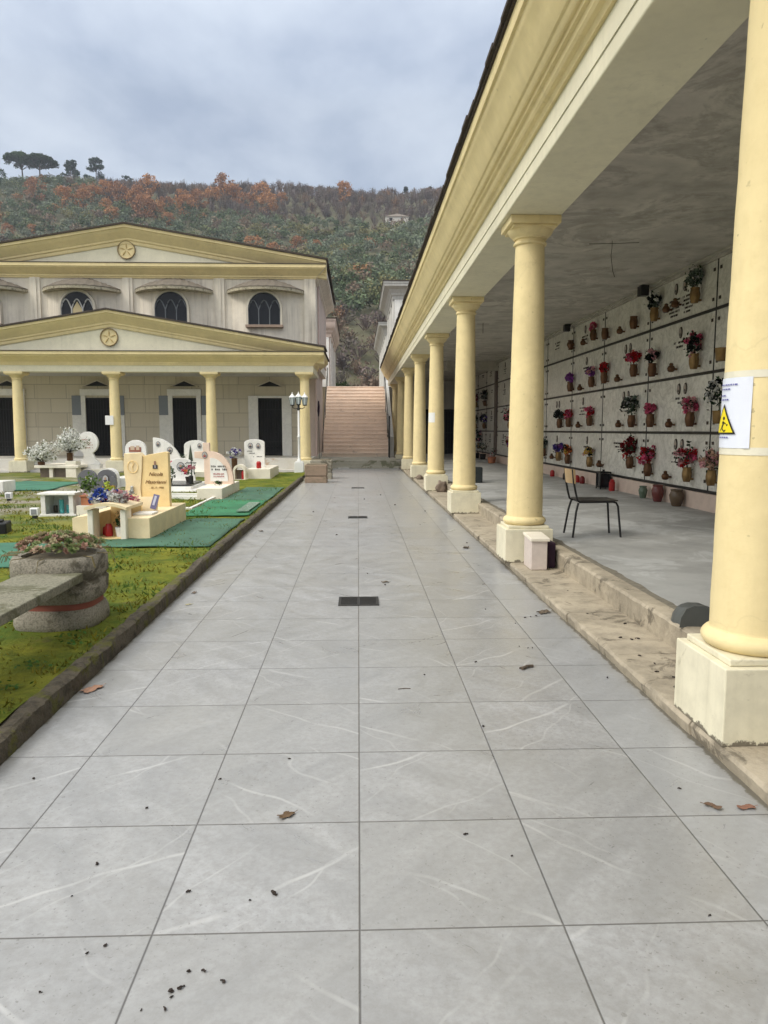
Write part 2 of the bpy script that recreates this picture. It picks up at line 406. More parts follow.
# ------------------------------------------------------------------ sky, sun, camera
w = bpy.data.worlds.new('World'); sc.world = w; w.use_nodes = True
nt = w.node_tree; N = NT(nt); bg = nt.nodes['Background']
SUN_EL, SUN_AZ = R(46), R(-120)      # azimuth from +Y, clockwise positive: light comes from the left, a little behind
sky = N.n('ShaderNodeTexSky', sky_type='NISHITA'); sky.sun_disc = False
sky.sun_elevation = SUN_EL; sky.sun_rotation = SUN_AZ
tc = N.n('ShaderNodeTexCoord').outputs['Generated']
sx = N.n('ShaderNodeSeparateXYZ'); N.l(tc, sx.inputs[0])
zc = N.math('ADD', N.math('MAXIMUM', sx.outputs[2], 0.0), .22)
cb = N.n('ShaderNodeCombineXYZ'); N.l(N.math('DIVIDE', sx.outputs[0], zc), cb.inputs[0]); N.l(N.math('DIVIDE', sx.outputs[1], zc), cb.inputs[1])
cl = N.noise(N.mapping(cb.outputs[0], (1.0, .8, 1), (0,0,.5), (.6,.2,0)), 1.9, 9, .56, .1)
cl2 = N.noise(N.mapping(cb.outputs[0], (1.1, .7, 1), (0,0,-.5), (3.1,1.4,0)), 1.9, 6, .5, .1)
cloudc = N.mix(N.ramp(cl, [(.41, 0.0), (.59, 1.0)]), (2.95,3.5,4.5), (4.3,4.85,5.7))
cloudc = N.mix(N.math('MULTIPLY', N.ramp(cl2, [(.50, 0.0), (.72, 1.0)]), .7), cloudc, (5.6,6.1,6.8))
# overcast sky: brighter towards the zenith
zen = N.ramp(sx.outputs[2], [(0.0, .5), (.38, .55), (.62, .9), (1.0, 1.0)])
dt = N.n('ShaderNodeVectorMath', operation='DOT_PRODUCT'); N.l(tc, dt.inputs[0]); dt.inputs[1].default_value = (math.sin(SUN_AZ)*math.cos(SUN_EL), math.cos(SUN_AZ)*math.cos(SUN_EL), math.sin(SUN_EL))
tow = N.ramp(dt.outputs['Value'], [(0.25, 0.0), (.95, 1.0)])
warm = N.mix(N.math('MAXIMUM', N.ramp(sx.outputs[2], [(.4, 0.0), (.8, .75)]), tow), cloudc, (5.6,5.5,5.2))
vm = N.mix(1.0, warm, zen, 'MULTIPLY')
mul = N.n('ShaderNodeVectorMath', operation='SCALE'); N.l(vm, mul.inputs[0]); N.l(N.math('ADD', 2.0, N.math('MULTIPLY', tow, 1.7)), mul.inputs['Scale'])
vm = mul.outputs[0]
fin = N.mix(.92, sky.outputs[0], vm)
N.l(fin, bg.inputs[0]); bg.inputs[1].default_value = .1
L = bpy.data.lights.new('sun', 'SUN'); L.energy = 1.4; L.angle = R(16); L.color = (1, .95, .86)
so = bpy.data.objects.new('sun', L); col.objects.link(so)
dv = Vector((math.sin(SUN_AZ)*math.cos(SUN_EL), math.cos(SUN_AZ)*math.cos(SUN_EL), math.sin(SUN_EL)))
so.rotation_euler = dv.to_track_quat('Z', 'Y').to_euler()
cam = bpy.data.cameras.new('camera'); co = bpy.data.objects.new('camera', cam); col.objects.link(co)
cam.sensor_fit = 'VERTICAL'; cam.sensor_height = 36; cam.lens = 740/1024*36; cam.clip_end = 5000; cam.clip_start = .05
th = math.atan(82/740); ps = math.atan(26*math.cos(th)/740)
co.location = (0, 0, 1.45); co.rotation_euler = (math.pi/2-th, 0, -ps)
sc.camera = co
sc.render.resolution_x = 768; sc.render.resolution_y = 1024
vs = sc.view_settings; vs.view_transform = 'Standard'; vs.look = 'None'; vs.exposure = .42; vs.gamma = 1; vs.use_curve_mapping = False

# ------------------------------------------------------------------ ground, paving, lawn
def grid(x0, x1, y0, y1, step, zf):
    nx = max(2, int((x1-x0)/step)+1); ny = max(2, int((y1-y0)/step)+1)
    vs = []; fs = []
    for j in range(ny):
        for i in range(nx):
            x = x0+(x1-x0)*i/(nx-1); y = y0+(y1-y0)*j/(ny-1); vs.append((x, y, zf(x, y)))
    for j in range(ny-1):
        for i in range(nx-1): fs.append((j*nx+i, j*nx+i+1, (j+1)*nx+i+1, (j+1)*nx+i))
    return vs, fs
g = MB(); g.add([(-2500,-2500,-.03),(2500,-2500,-.03),(2500,2500,-.03),(-2500,2500,-.03)], [(0,1,2,3)])
tag(g.build('ground', EARTH), kind='structure')
g = MB(); g.add([(-1.60,-4,0),(1.60,-4,0),(1.60,28.12,0),(-1.60,28.12,0)], [(0,1,2,3)])
g.add([(-16.2,24.3,0),(-1.602,24.3,0),(-1.602,28.1,0),(-16.2,28.1,0)], [(0,1,2,3)])
g.add([(-1.602,21.7,-.001),(-1.602,24.29,-.001),(-1.8,24.29,-.001),(-1.8,21.7,-.001)], [(0,1,2,3)])
tag(g.build('paving', TILE), kind='structure')
def lz(x, y):
    return .085 + .03*noise.noise(Vector((x*.9, y*.9, 0))) + .012*noise.noise(Vector((x*5, y*5, 2)))
g = MB(); g.add(*grid(-9, -1.66, -2, 24.3, .09, lz)); g.add(*grid(-34, -9, -2, 24.3, .5, lambda x, y: .085))
tag(g.build('lawn', LAWN, smooth=True), kind='structure')

# grass and moss tufts: nobody could count them
def tufts():
    rnd = random.Random(3); m = MB()
    for i in range(26000):
        y = 2.3 + 15*rnd.random()**1.9; x = -1.67 - (1.2 + .35*y)*rnd.random()
        dn = noise.noise(Vector((x*1.7, y*1.7, 5)))
        if dn < -.08 and rnd.random() < .8: continue
        z = lz(x, y); h = rnd.uniform(.008, .030)*(1+dn)*(1+.04*y); a = rnd.random()*6.28; wd = rnd.uniform(.003, .008)*(1+.10*y)
        t = rnd.random()
        if dn > .25: m.col = (.055+.04*t, .10+.06*t, .02)
        else: m.col = (.09+.13*t, .095+.09*t, .014)
        dx, dy = math.cos(a)*wd, math.sin(a)*wd; lx, ly = rnd.gauss(0, h*.7), rnd.gauss(0, h*.7)
        m.add([(x-dx,y-dy,z-.004),(x+dx,y+dy,z-.004),(x+lx,y+ly,z+h)], [(0,1,2)])
    # broad leaved weeds
    for i in range(46):
        y = 2.6+7*rnd.random()**1.5; x = -1.8-(.4+.3*y)*rnd.random(); z = lz(x, y)
        for k in range(22):
            t = rnd.random(); m.col = (.035+.03*t, .09+.06*t, .02)
            m.leaf((x+rnd.gauss(0,.05), y+rnd.gauss(0,.05), z+.012+rnd.random()*.015), .03, rnd, 2.5, .7)
    return m.build('grass_tufts', LEAF, recalc=False)
tag(tufts(), 'short yellow green moss and grass tufts covering the lawn beside the kerb', 'grass', kind='stuff')

# kerb
m = MB(); ys = [-2+.035*i for i in range(int((21.65+2)/.035)+1)]
rs = []
for y in ys:
    xo = .035*min(1, max(0, 1-(y-2.5)/6))
    d = lambda k: xo+.010*noise.noise(Vector((k*3.1, y*4, 1)))+.012*noise.noise(Vector((k*3.1, y*19, 1)))
    zt = .108+.012*noise.noise(Vector((0, y*2.3, 7)))
    e = lambda k: d(k)-xo
    rs.append([(-1.69, y, -.02), (-1.69, y, zt-.03), (-1.682+d(3), y, zt-.004+e(9)), (-1.655+d(4), y, zt+e(5)), (-1.618+d(6), y, zt-.001+e(10)), (-1.600+d(7), y, zt-.014), (-1.594+d(8)*.6+xo*.4, y, .04), (-1.590+xo, y, -.02)])
m.rings(rs)
tag(m.build('kerb', KERB, smooth=True, angle=28), 'dark mossy stone kerb between the green lawn and the grey paving', 'kerb')

# landing before the stairs
m = MB(); m.box(-1.58, 1.56, 28.12, 28.42, -.02, .085, bev=.01); m.box(-1.58, 5.2, 28.42, 32.5, -.02, .28, bev=.012)
tag(m.build('landing', LAND), kind='structure')
m = MB(); m.box(-45, 60, 38.55, 104, -.02, 3.66)
tag(m.build('upper_terrace', EARTH), kind='structure')

# drains
def drain(x0, x1, y0, y1, label):
    t = empty('drain_grate', ((x0+x1)/2, (y0+y1)/2, 0), label, 'drain', 'drain grates along the paving')
    f = MB(); e = .022
    f.box(x0, x1, y0, y0+e, -.01, .008); f.box(x0, x1, y1-e, y1, -.01, .008)
    f.box(x0, x0+e, y0+e, y1-e, -.01, .008); f.box(x1-e, x1, y0+e, y1-e, -.01, .008); f.box((x0+x1)/2-.012, (x0+x1)/2+.012, y0+e, y1-e, -.01, .008)
    f.build('frame', IRON, t)
    k = MB(); k.box(x0+.004, x1-.004, y0+.004, y1-.004, -.004, .002); k.build('pit', DARK, t)
    s = MB(); n = 6
    for i in range(n):
        y = y0+e+(i+.5)*(y1-y0-2*e)/n; s.box(x0+e, (x0+x1)/2-.012, y-.010, y+.010, .002, .0075); s.box((x0+x1)/2+.012, x1-e, y-.010, y+.010, .002, .0075)
    s.build('bars', IRON, t)
drain(-.17, .17, 6.02, 6.33, 'iron drain grate nearest the camera, set in the middle of the paving')
drain(-.17, .15, 12.14, 12.40, 'iron drain grate in the middle of the paving, level with the yellow grave behind')
drain(-.17, .15, 18.45, 18.70, 'small dark drain grate farthest along the paving towards the stairs')

hm = bpy.data.materials.new('air'); hm.use_nodes = True; nt_ = hm.node_tree; nt_.nodes.remove(nt_.nodes['Principled BSDF'])
pv = nt_.nodes.new('ShaderNodeVolumePrincipled'); pv.inputs['Color'].default_value = (.80,.87,.97,1); pv.inputs['Density'].default_value = HAZE; pv.inputs['Anisotropy'].default_value = .2
nt_.links.new(pv.outputs[0], nt_.nodes['Material Output'].inputs['Volume'])
g = MB(); g.box(-440, 440, -60, 440, -1.2, 140); tag(g.build('haze', hm), 'thin pale air over the whole cemetery and hillside', 'haze', kind='stuff')
# ------------------------------------------------------------------ portico (right)
CX = 1.78; C0 = 3.28; DP = 4.55
PT = empty('portico', (1.6, 3, 0), 'long yellow columned portico with a burial niche wall on the right', 'portico')
CEIL = 4.0; SOF = 3.58; WX = 5.28; FL = .24
def make_column(cx, cy, zb, parent, s=1.0, H=SOF, pm=PLI, pt=.42, r0=.19, r1=.148, pw=.25, torus=.225):
    c = bpy.data.objects.new('column', None); col.objects.link(c); c.parent = parent
    c.location = Vector((cx, cy, zb)) - thing_loc(parent); c.empty_display_size = .1
    p = MB(); p.box(cx-pw, cx+pw, cy-pw, cy+pw, zb, .42, bev=.006); p.box(cx-pw+.035, cx+pw-.035, cy-pw+.035, cy+pw-.035, .421, .452, bev=.006)
    p.build('plinth', pm, c)
    b = MB(); b.lathe([(r0,.45)]+[(r0+.002+(torus-r0)*math.sin(math.pi*i/8)**.7, .452+.085*i/8) for i in range(9)]+[(r0,.545)], (cx,cy,0), 40)
    b.build('base_ring', YEL, c, smooth=True)
    sh = MB(); zt = H-.25; pr = []
    for i in range(19):
        t = i/18; z = .54+(zt-.54)*t
        r = r0+(r1-r0)*(t**1.35)
        r += .0012*math.sin(i*2.3)
        pr.append((r, z))
    sh.lathe(pr, (cx,cy,0), 40); sh.build('shaft', YEL, c, smooth=True)
    k = MB(); a = r1
    k.lathe([(a+.001,zt-.002),(a+.018,zt+.004),(a+.022,zt+.016),(a+.016,zt+.03),(a+.004,zt+.034),(a+.004,zt+.055),(a+.02,zt+.06),(a+.026,zt+.075),(a+.04,zt+.085),(a+.062,zt+.105),(a+.078,zt+.13),(a+.084,zt+.15)], (cx,cy,0), 40)
    w = pw+.005
    k.box(cx-w+.035, cx+w-.035, cy-w+.035, cy+w-.035, zt+.145, zt+.172, bev=.006); k.box(cx-w, cx+w, cy-w, cy+w, zt+.173, zt+.249, bev=.008)
    k.build('capital', YEL, c, smooth=True, angle=30)
    return c
c1 = make_column(CX, C0, .07, PT)
for i in list(range(-1, 0))+list(range(1, 8)):
    cc = copy_tree(c1, PT); cc.location = c1.location + Vector((0, DP*i, 0))
c1.location += Vector((.055, .02, 0))
Y0, Y1 = -3.0, 36.6
# entablature (profile X out, Z), extruded along Y
m = MB(); m.box(1.48, 2.04, Y0, Y1, SOF, 3.86, bev=.012); m.box(1.471, 1.478, Y0, Y1, 3.70, 3.86)
m.build('beam', CRE, PT)
prof = [(1.50,3.862),(1.445,3.862),(1.438,3.885),(1.43,3.90),(1.40,3.91),(1.385,3.93),(1.378,3.965),(1.352,3.972),(1.348,4.0),(1.325,4.003),(1.31,4.02),(1.302,4.045),(1.285,4.055),
        (1.262,4.09),(1.235,4.15),(1.205,4.21),(1.175,4.26),(1.155,4.29),(1.15,4.32),(1.128,4.325),(1.122,4.36),(1.12,4.43),(1.50,4.43)]
m = MB(); m.prism(prof, 'y', Y0, Y1); m.build('cornice', YEL, PT, smooth=True, angle=25)
m = MB(); rnd = random.Random(5); y = Y0
m.box(1.10, 5.9, Y0-.05, Y1+.05, 4.432, 4.455)
while y < Y1:
    m.box(1.07+rnd.uniform(-.008,.012), 5.9, y, y+.33, 4.456, 4.485+rnd.uniform(0,.01)); y += .34
m.build('roof', ROOFT, PT)
# ceiling, walls, floor
m = MB(); m.box(2.042, WX+.3, Y0, Y1, 4.0, 4.40)
m.build('ceiling', CONC, PT)
m = MB(); m.box(2.3, WX, 27.9, 28.15, 3.66, 4.05); m.box(2.3, WX, 28.15, Y1, 3.80, 3.86); m.build('cross_beam', CONC, PT)
m = MB(); m.box(WX, WX+.5, Y0, Y1, -.02, 4.40); m.build('wall', simple('dark_joint', (.05,.045,.04), .9), PT)
m = MB(); m.box(WX-.12, WX-.002, Y0, 27.9, 3.965, 3.998); m.box(WX-.05, WX-.002, Y0, 27.9, 3.93, 3.964); m.build('ceiling_moulding', CONC, PT)
m = MB(); yy = Y0
while yy < Y1:
    m.box(WX-.075, WX-.001, yy, min(yy+1.22, Y1), FL-.01, .50, bev=.004); yy += 1.225
m.build('wall_base', MARPI, PT)
m = MB()
for z in (.525, 1.405, 2.305, 3.215): m.box(WX-.045, WX-.002, Y0, Y1, z-.021, z+.021)
for yy in (1.15, 3.6, 6.04, 8.49, 10.93, 13.40, 15.88, 18.20, 20.65, 23.10, 25.55, 30.4, 32.5, 34.5): m.box(WX-.03, WX-.002, yy-.011, yy+.011, .53, 3.95)
m.build('metal_rail', BLK, PT)
m = MB(); m.box(WX-.10, WX-.001, 28.0, 28.28, FL, 3.9, bev=.01); m.build('pilaster', simple('brown_pilaster', (.13,.10,.085), .6), PT)
m = MB(); rs = []
for q in range(500):
    yy = Y0+q*.0622; rs.append([(2.131, yy, FL+.0), (2.131, yy, FL+.004), (2.20+.05*noise.noise(Vector((0,yy*2.2,1)))+.02*noise.noise(Vector((0,yy*12,1))), yy, FL+.004), (2.20, yy, FL+.0)])
m.rings(rs); m.build('floor_edge', weathered('dirty_mortar', (.20,.18,.14), (.10,.09,.07), rough=.95, fine=20, amt=.8, bump=1, bdist=.01), PT)
m = MB(); m.box(2.13, WX, Y0, 28.4, -.02, FL); m.box(2.13, WX, 28.401, Y1, -.02, .285); m.build('floor', GREYF, PT)
# first step: worn travertine slabs; second step: kerb of the portico floor
m = MB(); rnd = random.Random(11); y = Y0
while y < 28.4:
    L_ = rnd.uniform(1.0, 1.5); y2 = min(y+L_, 28.4); dx = rnd.uniform(-.006,.008)
    n = 14; rs = []
    for i in range(n+1):
        q = y+.003+(y2-y-.006)*i/n
        nn = lambda k: .012*noise.noise(Vector((k, q*9, 3)))+.006*noise.noise(Vector((k, q*31, 3)))
        rs.append([(1.585+dx+nn(1)*.5, q, -.01), (1.575+dx+nn(2), q, .05), (1.585+dx+nn(3), q, .067), (1.602+dx, q, .072), (2.0, q, .074), (2.0, q, -.01)])
    m.rings(rs); y = y2
m.build('lower_step', STEP, PT, smooth=True, angle=30)
m = MB(); y = Y0
while y < 28.4:
    L_ = rnd.uniform(1.4, 2.2); y2 = min(y+L_, 28.4); n = 20; rs = []
    for i in range(n+1):
        q = y+.003+(y2-y-.006)*i/n
        nn = lambda k: .010*noise.noise(Vector((k, q*7, 8)))+.008*noise.noise(Vector((k, q*29, 8)))
        rs.append([(1.995+nn(1)*.4, q, .06), (1.99+nn(2), q, .15), (1.985+nn(3), q, .225), (2.0+nn(4)*.5, q, .243), (2.02, q, .248), (2.13, q, .246), (2.13, q, .06)])
    m.rings(rs); y = y2
m.build('upper_step', STEP, PT, smooth=True, angle=30)
# end wall with a dark metal gate
m = MB(); m.box(2.04, WX, Y1-.2, Y1, .28, 3.8); m.build('end_wall', GREYM, PT)
gt = MB(); 
for gx in (2.35, 3.7):
    gt.box(gx, gx+1.15, Y1-.26, Y1-.202, .29, 2.45)
build_each(gt, 'door', DARK, PT)
m = MB()
for gx in (2.35, 3.7):
    for i in range(9): m.tube([(gx+.07+i*.126, Y1-.285, .3), (gx+.07+i*.126, Y1-.285, 2.4)], .012, 6)
    for z in (.5, 1.3, 2.35): m.box(gx, gx+1.15, Y1-.30, Y1-.27, z, z+.04)
m.build('gate_bars', IRON, PT)

# niche slabs: marble, studs, portraits, lettering
rows = [(.545, 1.385), (1.425, 2.285), (2.325, 3.195), (3.235, 3.925)]
joints = [1.15, 3.6, 6.04, 8.49, 10.93, 13.40, 15.88, 18.20, 20.65, 23.10, 25.55, 27.98]
far_j = [28.30, 30.4, 32.5, 34.5, 36.3]
XF = WX-.022
def letters(m, yc, z, n, wdt, h=.035):
    # a run of small raised letters centred on yc (the wall faces -X)
    y = yc + wdt/2; st = wdt/n
    for i in range(n):
        if rs_.random() < .12: y -= st; continue
        ww = st*rs_.uniform(.45, .75); x = XF-.006
        k = rs_.randint(0, 3)
        m.box(x, XF, y-ww, y-ww+st*.2, z, z+h)
        if k != 1: m.box(x, XF, y-st*.2, y, z, z+h)
        if k != 2: m.box(x, XF, y-ww+st*.2, y-st*.2, z+h*.75, z+h)
        if k == 3: m.box(x, XF, y-ww+st*.2, y-st*.2, z, z+h*.22)
        y -= st
rs_ = random.Random(21)
ovals = {(0,4):2,(0,5):0,(0,6):1,(1,4):2,(1,5):2,(1,6):1,(2,4):1,(2,5):2,(2,6):1,(3,4):3,(3,5):0,(3,6):1,(0,3):2,(1,3):1,(2,3):2,(3,3):1,(3,7):0,(2,7):0}
def niche(r, y0, y1, idx):
    z0, z1 = rows[r]
    m = MB(); m.box(XF, WX-.001, y0+.012, y1-.012, z0, z1, bev=.003)
    sl = m.build('niche_slab', MARN, PT)
    s = MB()
    for yy in (y0+.10, y1-.10):
        for zz in (z0+.13, z1-.13): s.box(XF-.016, XF, yy-.024, yy+.024, zz-.024, zz+.024, bev=.004)
    build_each(s, 'stud', BRZD, sl)
    if y1 < 4 or y0 > 27: k = rs_.choice((0,1,2))
    else: k = ovals.get((r, idx), rs_.choice((0,1,1,2)))
    yc = (y0+y1)/2+rs_.uniform(-.25,.25)
    for i in range(k):
        q = yc + (i-(k-1)/2)*(-.24 if k < 3 else -.33); zz = z1-.17
        o = MB()
        o.add([(XF-.014, q+.055*math.cos(a*math.pi/10), zz+.085*math.sin(a*math.pi/10)) for a in range(20)]+[(XF, q+.062*math.cos(a*math.pi/10), zz+.094*math.sin(a*math.pi/10)) for a in range(20)],
              [tuple(range(20))]+[(a,(a+1)%20,20+(a+1)%20,20+a) for a in range(20)])
        o.cur = 1; o.col = (.30,.27,.24)
        o.add([(XF-.016, q+.042*math.cos(a*math.pi/10), zz+.070*math.sin(a*math.pi/10)) for a in range(20)], [tuple(range(20))])
        o.col = (.05,.045,.045)
        o.add([(XF-.017, q+.032*math.cos(a*math.pi/10), zz-.035+.026*max(-.7, math.sin(a*math.pi/10))) for a in range(20)], [tuple(range(20))])
        o.col = (.42,.28,.20)
        o.add([(XF-.018, q+.014*math.cos(a*math.pi/10), zz+.012+.02*math.sin(a*math.pi/10)) for a in range(20)], [tuple(range(20))])
        o.build('oval_portrait', [BRZD, PHOTO], sl)
    if k or rs_.random() < .7:
        t = MB(); zz = z1-.34 if k else z1-.22
        if r == 3 and idx == 4:
            for cy_ in (.38, -.12):
                for i in range(5): letters(t, yc+cy_, zz-.02-i*.062, 9, .40 if i < 4 else .28, .032)
        else:
            letters(t, yc+.02, zz, 11, .46); letters(t, yc, zz-.07, 7, .30)
            if rs_.random() < .5: letters(t, yc+.05, zz-.14, 10, .42, .026)
        if t.v: t.build('lettering', LETT, sl)
for r in range(4):
    for i in range(len(joints)-1): niche(r, joints[i], joints[i+1], i)
    for i in range(len(far_j)-1): niche(r, far_j[i], far_j[i+1], 20+i)

# ---- vases and bouquets hung on the slabs
FC = {'pink':(.62,.10,.20),'red':(.50,.015,.02),'darkred':(.16,.008,.012),'purple':(.28,.07,.36),'violet':(.10,.06,.34),'lightpink':(.66,.34,.36),'white':(.62,.62,.60),'beige':(.55,.36,.26),
      'yellow':(.62,.42,.07),'dark':(.02,.025,.02),'greygreen':(.13,.17,.13),'orange':(.62,.18,.06),'blue':(.04,.08,.35),'green':(.05,.11,.03),'lime':(.42,.50,.08)}
def bouquet(m, c, rad, cols, rnd, n=70, leafn=50, up=1.0, fs=.045, dark=(.015,.03,.012)):
    c = Vector(c)
    for i in range(leafn):
        d = Vector((rnd.gauss(0,1), rnd.gauss(0,1), rnd.gauss(0,1)+.2)).normalized()*rad*rnd.uniform(.2, 1.05)
        t = rnd.uniform(.6, 2.2); m.col = (dark[0]*t, dark[1]*t, dark[2]*t)
        m.leaf(c+Vector((d.x, d.y, d.z*up)), rad*rnd.uniform(.22,.42), rnd, 0, .45)
    nb = max(5, int(n/8))
    for b in range(nb):
        d = Vector((rnd.gauss(0,1), rnd.gauss(0,1), rnd.gauss(0,1)+.3)).normalized()*rad*rnd.uniform(.35, .85)
        cc = c+Vector((d.x, d.y, d.z*up)); base = FC[rnd.choice(cols)]; hr = fs*rnd.uniform(.55,.9); tn = rnd.uniform(.8,1.2)
        for k in range(26):
            t = rnd.uniform(.6, 1.3)*tn; m.col = tuple(min(.9, q*t) for q in base)
            e = Vector((rnd.gauss(0,1), rnd.gauss(0,1), rnd.gauss(0,1))).normalized()*hr*rnd.uniform(.5,1)
            m.leaf(cc+e, fs*rnd.uniform(.5,.85), rnd, 0, .85)
def wall_vase(y, z, kind, cols, rad, label, up=1.0, seed=0, fs=.045, lean=0):
    rnd = random.Random(int(y*100)+int(z*10)+seed); x = WX-.125; r = .078; h = .23
    t = empty('flower_vase' if cols else 'wall_vase', (x, y, z), label, 'flower vase' if cols else 'vase', 'vases hung on the burial niche wall')
    v = MB()
    P = {'cup':[(r*.62,0),(r*.70,.015),(r*.92,h*.35),(r*.95,h*.6),(r*.80,h*.85),(r*.88,h),(r*.7,h),(r*.6,h*.8)],
         'urn':[(r*.6,0),(r*.7,.012),(r*.55,.03),(r*1.1,h*.45),(r*1.1,h*.62),(r*.75,h*.88),(r*.95,h),(r*.7,h*.98),(r*.6,h*.8)],
         'small':[(r*.45,0),(r*.7,.02),(r*.8,.06),(r*.6,.095),(r*.35,.11),(r*.45,.13),(r*.2,.15)],
         'pot':[(r*.9,0),(r*1.15,.03),(r*1.25,h*.7),(r*1.3,h*.8),(r*1.1,h*.8)]}[kind]
    n = 14
    ringsv = []
    for rr, zz in P:
        ringsv.append([(x+rr*(1+.05*(j%2))*math.cos(2*math.pi*j/n), y+rr*(1+.05*(j%2))*math.sin(2*math.pi*j/n), z+zz) for j in range(n)])
    v.rings(ringsv)
    v.box(x+.03, XF-.001, y-.02, y+.02, z+.03, z+.06)
    mt = GOLD if kind == 'pot' else rnd.choice((BRZ, BRZ, GOLD)) if cols else BRZ
    v.build('vase', mt, t, smooth=True, angle=50)
    if cols:
        b = MB()
        for q in range(5): b.col = (.02,.04,.015); b.tube([(x, y, z+h*.7), (x+rnd.gauss(0,.02), y+rnd.gauss(0,.03), z+h+rad*.6)], .004, 4)
        bouquet(b, (x-.01, y+lean, z+h+rad*.62*up), rad*.92, cols, rnd, int(110+rad*420), int(40+rad*260), up, .062)
        # keep every petal in front of the slab
        b.v = [(min(q[0], XF-.004), q[1], q[2]) for q in b.v]
        b.build('bouquet', PETAL, t, recalc=False)
V = [
 # top row
 (18.1,3.38,'urn',None,0,'empty brown urn vase in the top row of niches, farthest from the warning sign'),
 (16.36,3.40,'cup',['lightpink','pink'],.09,'slim bronze vase with pale pink flowers in the top row of the niche wall'),
 (15.58,3.33,'cup',None,0,'empty small bronze cup vase, second empty vase from the left in the top row'),
 (13.97,3.33,'cup',None,0,'empty wide bronze cup vase right beside the dark green bush in the top row'),
 (13.0,3.33,'cup',['greygreen','white','dark'],.15,'bronze vase with dark green foliage and white sprigs in the top row'),
 (11.44,3.38,'cup',['greygreen','greygreen','white'],.16,'tall bronze vase with grey green spray over lettering, top row'),
 # second row
 (18.05,2.38,'cup',['purple'],.12,'bronze vase with single purple bunch, leftmost of the second row from top'),
 (16.40,2.39,'cup',['purple','purple','lightpink'],.13,'bronze vase with lilac purple flowers in the second row from top'),
 (15.55,2.42,'cup',['red'],.12,'tall dark vase with bright red roses in the second row from top'),
 (13.88,2.44,'cup',['red','pink'],.15,'bronze vase with red and pink roses near centre of the second row'),
 (13.0,2.38,'cup',['lightpink','dark','dark'],.15,'bronze vase with dark bunch and dusty pink flowers in the second row'),
 (11.37,2.38,'cup',['pink','dark','dark','lightpink'],.18,'gold vase with tall black leaves and one pink star flower in the second row'),
 (10.48,2.42,'pot',None,0,'empty wide copper pot in the second row beside the yellow column'),
 # third row
 (18.92,1.50,'cup',['dark','greygreen'],.15,'pale gold vase with dark leafy bunch leftmost in the third row'),
 (18.10,1.52,'cup',['pink','pink','red'],.12,'bronze vase with hot pink flowers next to the dark leafy bunch'),
 (16.45,1.54,'cup',['pink','red'],.12,'bronze vase with round pink carnations in the third row above the chair'),
 (13.9,1.50,'cup',['dark','greygreen','white'],.19,'bronze vase with large dark fern and white sprigs in the third row'),
 (13.0,1.50,'cup',['pink'],.11,'brown vase holding one round pink rose ball in the third row'),
 (11.42,1.50,'cup',['pink','lightpink'],.14,'brown vase with pale pink peonies in the third row under two oval portraits'),
 (10.47,1.54,'pot',['dark','white','dark'],.22,'copper pot with big black and white bunch touching the warning sign'),
 # bottom row
 (20.5,.72,'cup',['dark','greygreen'],.15,'dark leafy vase in the bottom row half hidden by the second column'),
 (18.94,.66,'cup',['violet','violet','purple'],.14,'gold vase with deep violet blue flowers in the bottom row'),
 (18.10,.62,'cup',['yellow','orange','dark'],.14,'gold vase with yellow and orange mixed flowers in the bottom row'),
 (16.36,.63,'cup',['yellow','dark','beige'],.13,'bronze vase with pale yellow flowers in the bottom row above the chair'),
 (13.91,.72,'cup',['darkred','darkred','red'],.20,'vase hidden by a large dark red bunch in the bottom row'),
 (13.02,.63,'cup',['red','red','pink'],.17,'brown vase with scarlet red and pink flowers in the bottom row'),
 (11.44,.64,'cup',['pink','lightpink','lightpink','red'],.19,'brown vase with spreading pink and white lilies in the bottom row'),
 (10.64,.64,'cup',['beige','lightpink','beige'],.16,'gold vase with flat beige pink bunch at the bottom row beside the yellow column'),
 # far wall, seen between the columns
 (25.2,1.50,'cup',['darkred','pink','lightpink'],.26,'vase with wide dark pink bunch seen between the second and third columns'),
 (24.9,.62,'cup',['purple','darkred','lightpink'],.24,'vase with purple and pink flowers low on the wall between the second and third columns'),
 (30.2,2.42,'cup',['dark','greygreen'],.22,'dark leafy vase just past the brown pilaster, upper one'),
 (32.5,2.42,'cup',['darkred','lightpink'],.20,'small dark pink vase past the brown pilaster, upper left'),
 (30.3,1.50,'cup',['dark','violet'],.20,'dark violet vase past the brown pilaster, middle height'),
 (32.6,1.50,'cup',['dark','greygreen'],.20,'dark green vase past the brown pilaster, middle height and farther'),
 (31.6,.66,'cup',['lightpink','purple','dark'],.30,'wide pale pink bunch past the brown pilaster, lowest on the wall'),
 (8.9,1.50,'cup',['red','pink'],.14,'bronze vase with red flowers behind the nearest yellow column in the third row'),
 (8.9,.64,'cup',['white','lightpink'],.15,'bronze vase with white flowers behind the nearest yellow column in the bottom row'),
 (6.9,2.40,'cup',['orange','yellow'],.14,'bronze vase with orange flowers nearest the camera on the niche wall'),
]
for i, (y, z, k, c, rad, lab) in enumerate(V): wall_vase(y, z, k, c, rad*1.12, lab, 1.25 if rad > .15 else 1.05, i)
SM = [(17.25,2.36,'second row between the purple and lilac bunches'),(14.75,2.40,'second row left of the red and pink roses'),(12.2,2.40,'second row left of the black leaves'),
      (17.3,1.50,'third row left of the round carnations'),(14.6,1.50,'third row left of the large fern'),(12.2,1.49,'third row under two portraits'),
      (19.6,.68,'bottom row left of the violet flowers'),(15.7,.66,'bottom row left of the dark red bunch'),(12.25,.62,'bottom row left of the lilies'),
      (17.1,3.38,'top row left of the pale pink flowers'),(14.7,3.33,'top row between two empty cups'),(12.5,3.40,'top row left of the grey green spray'),(12.15,3.43,'top row close under the raised lettering')]
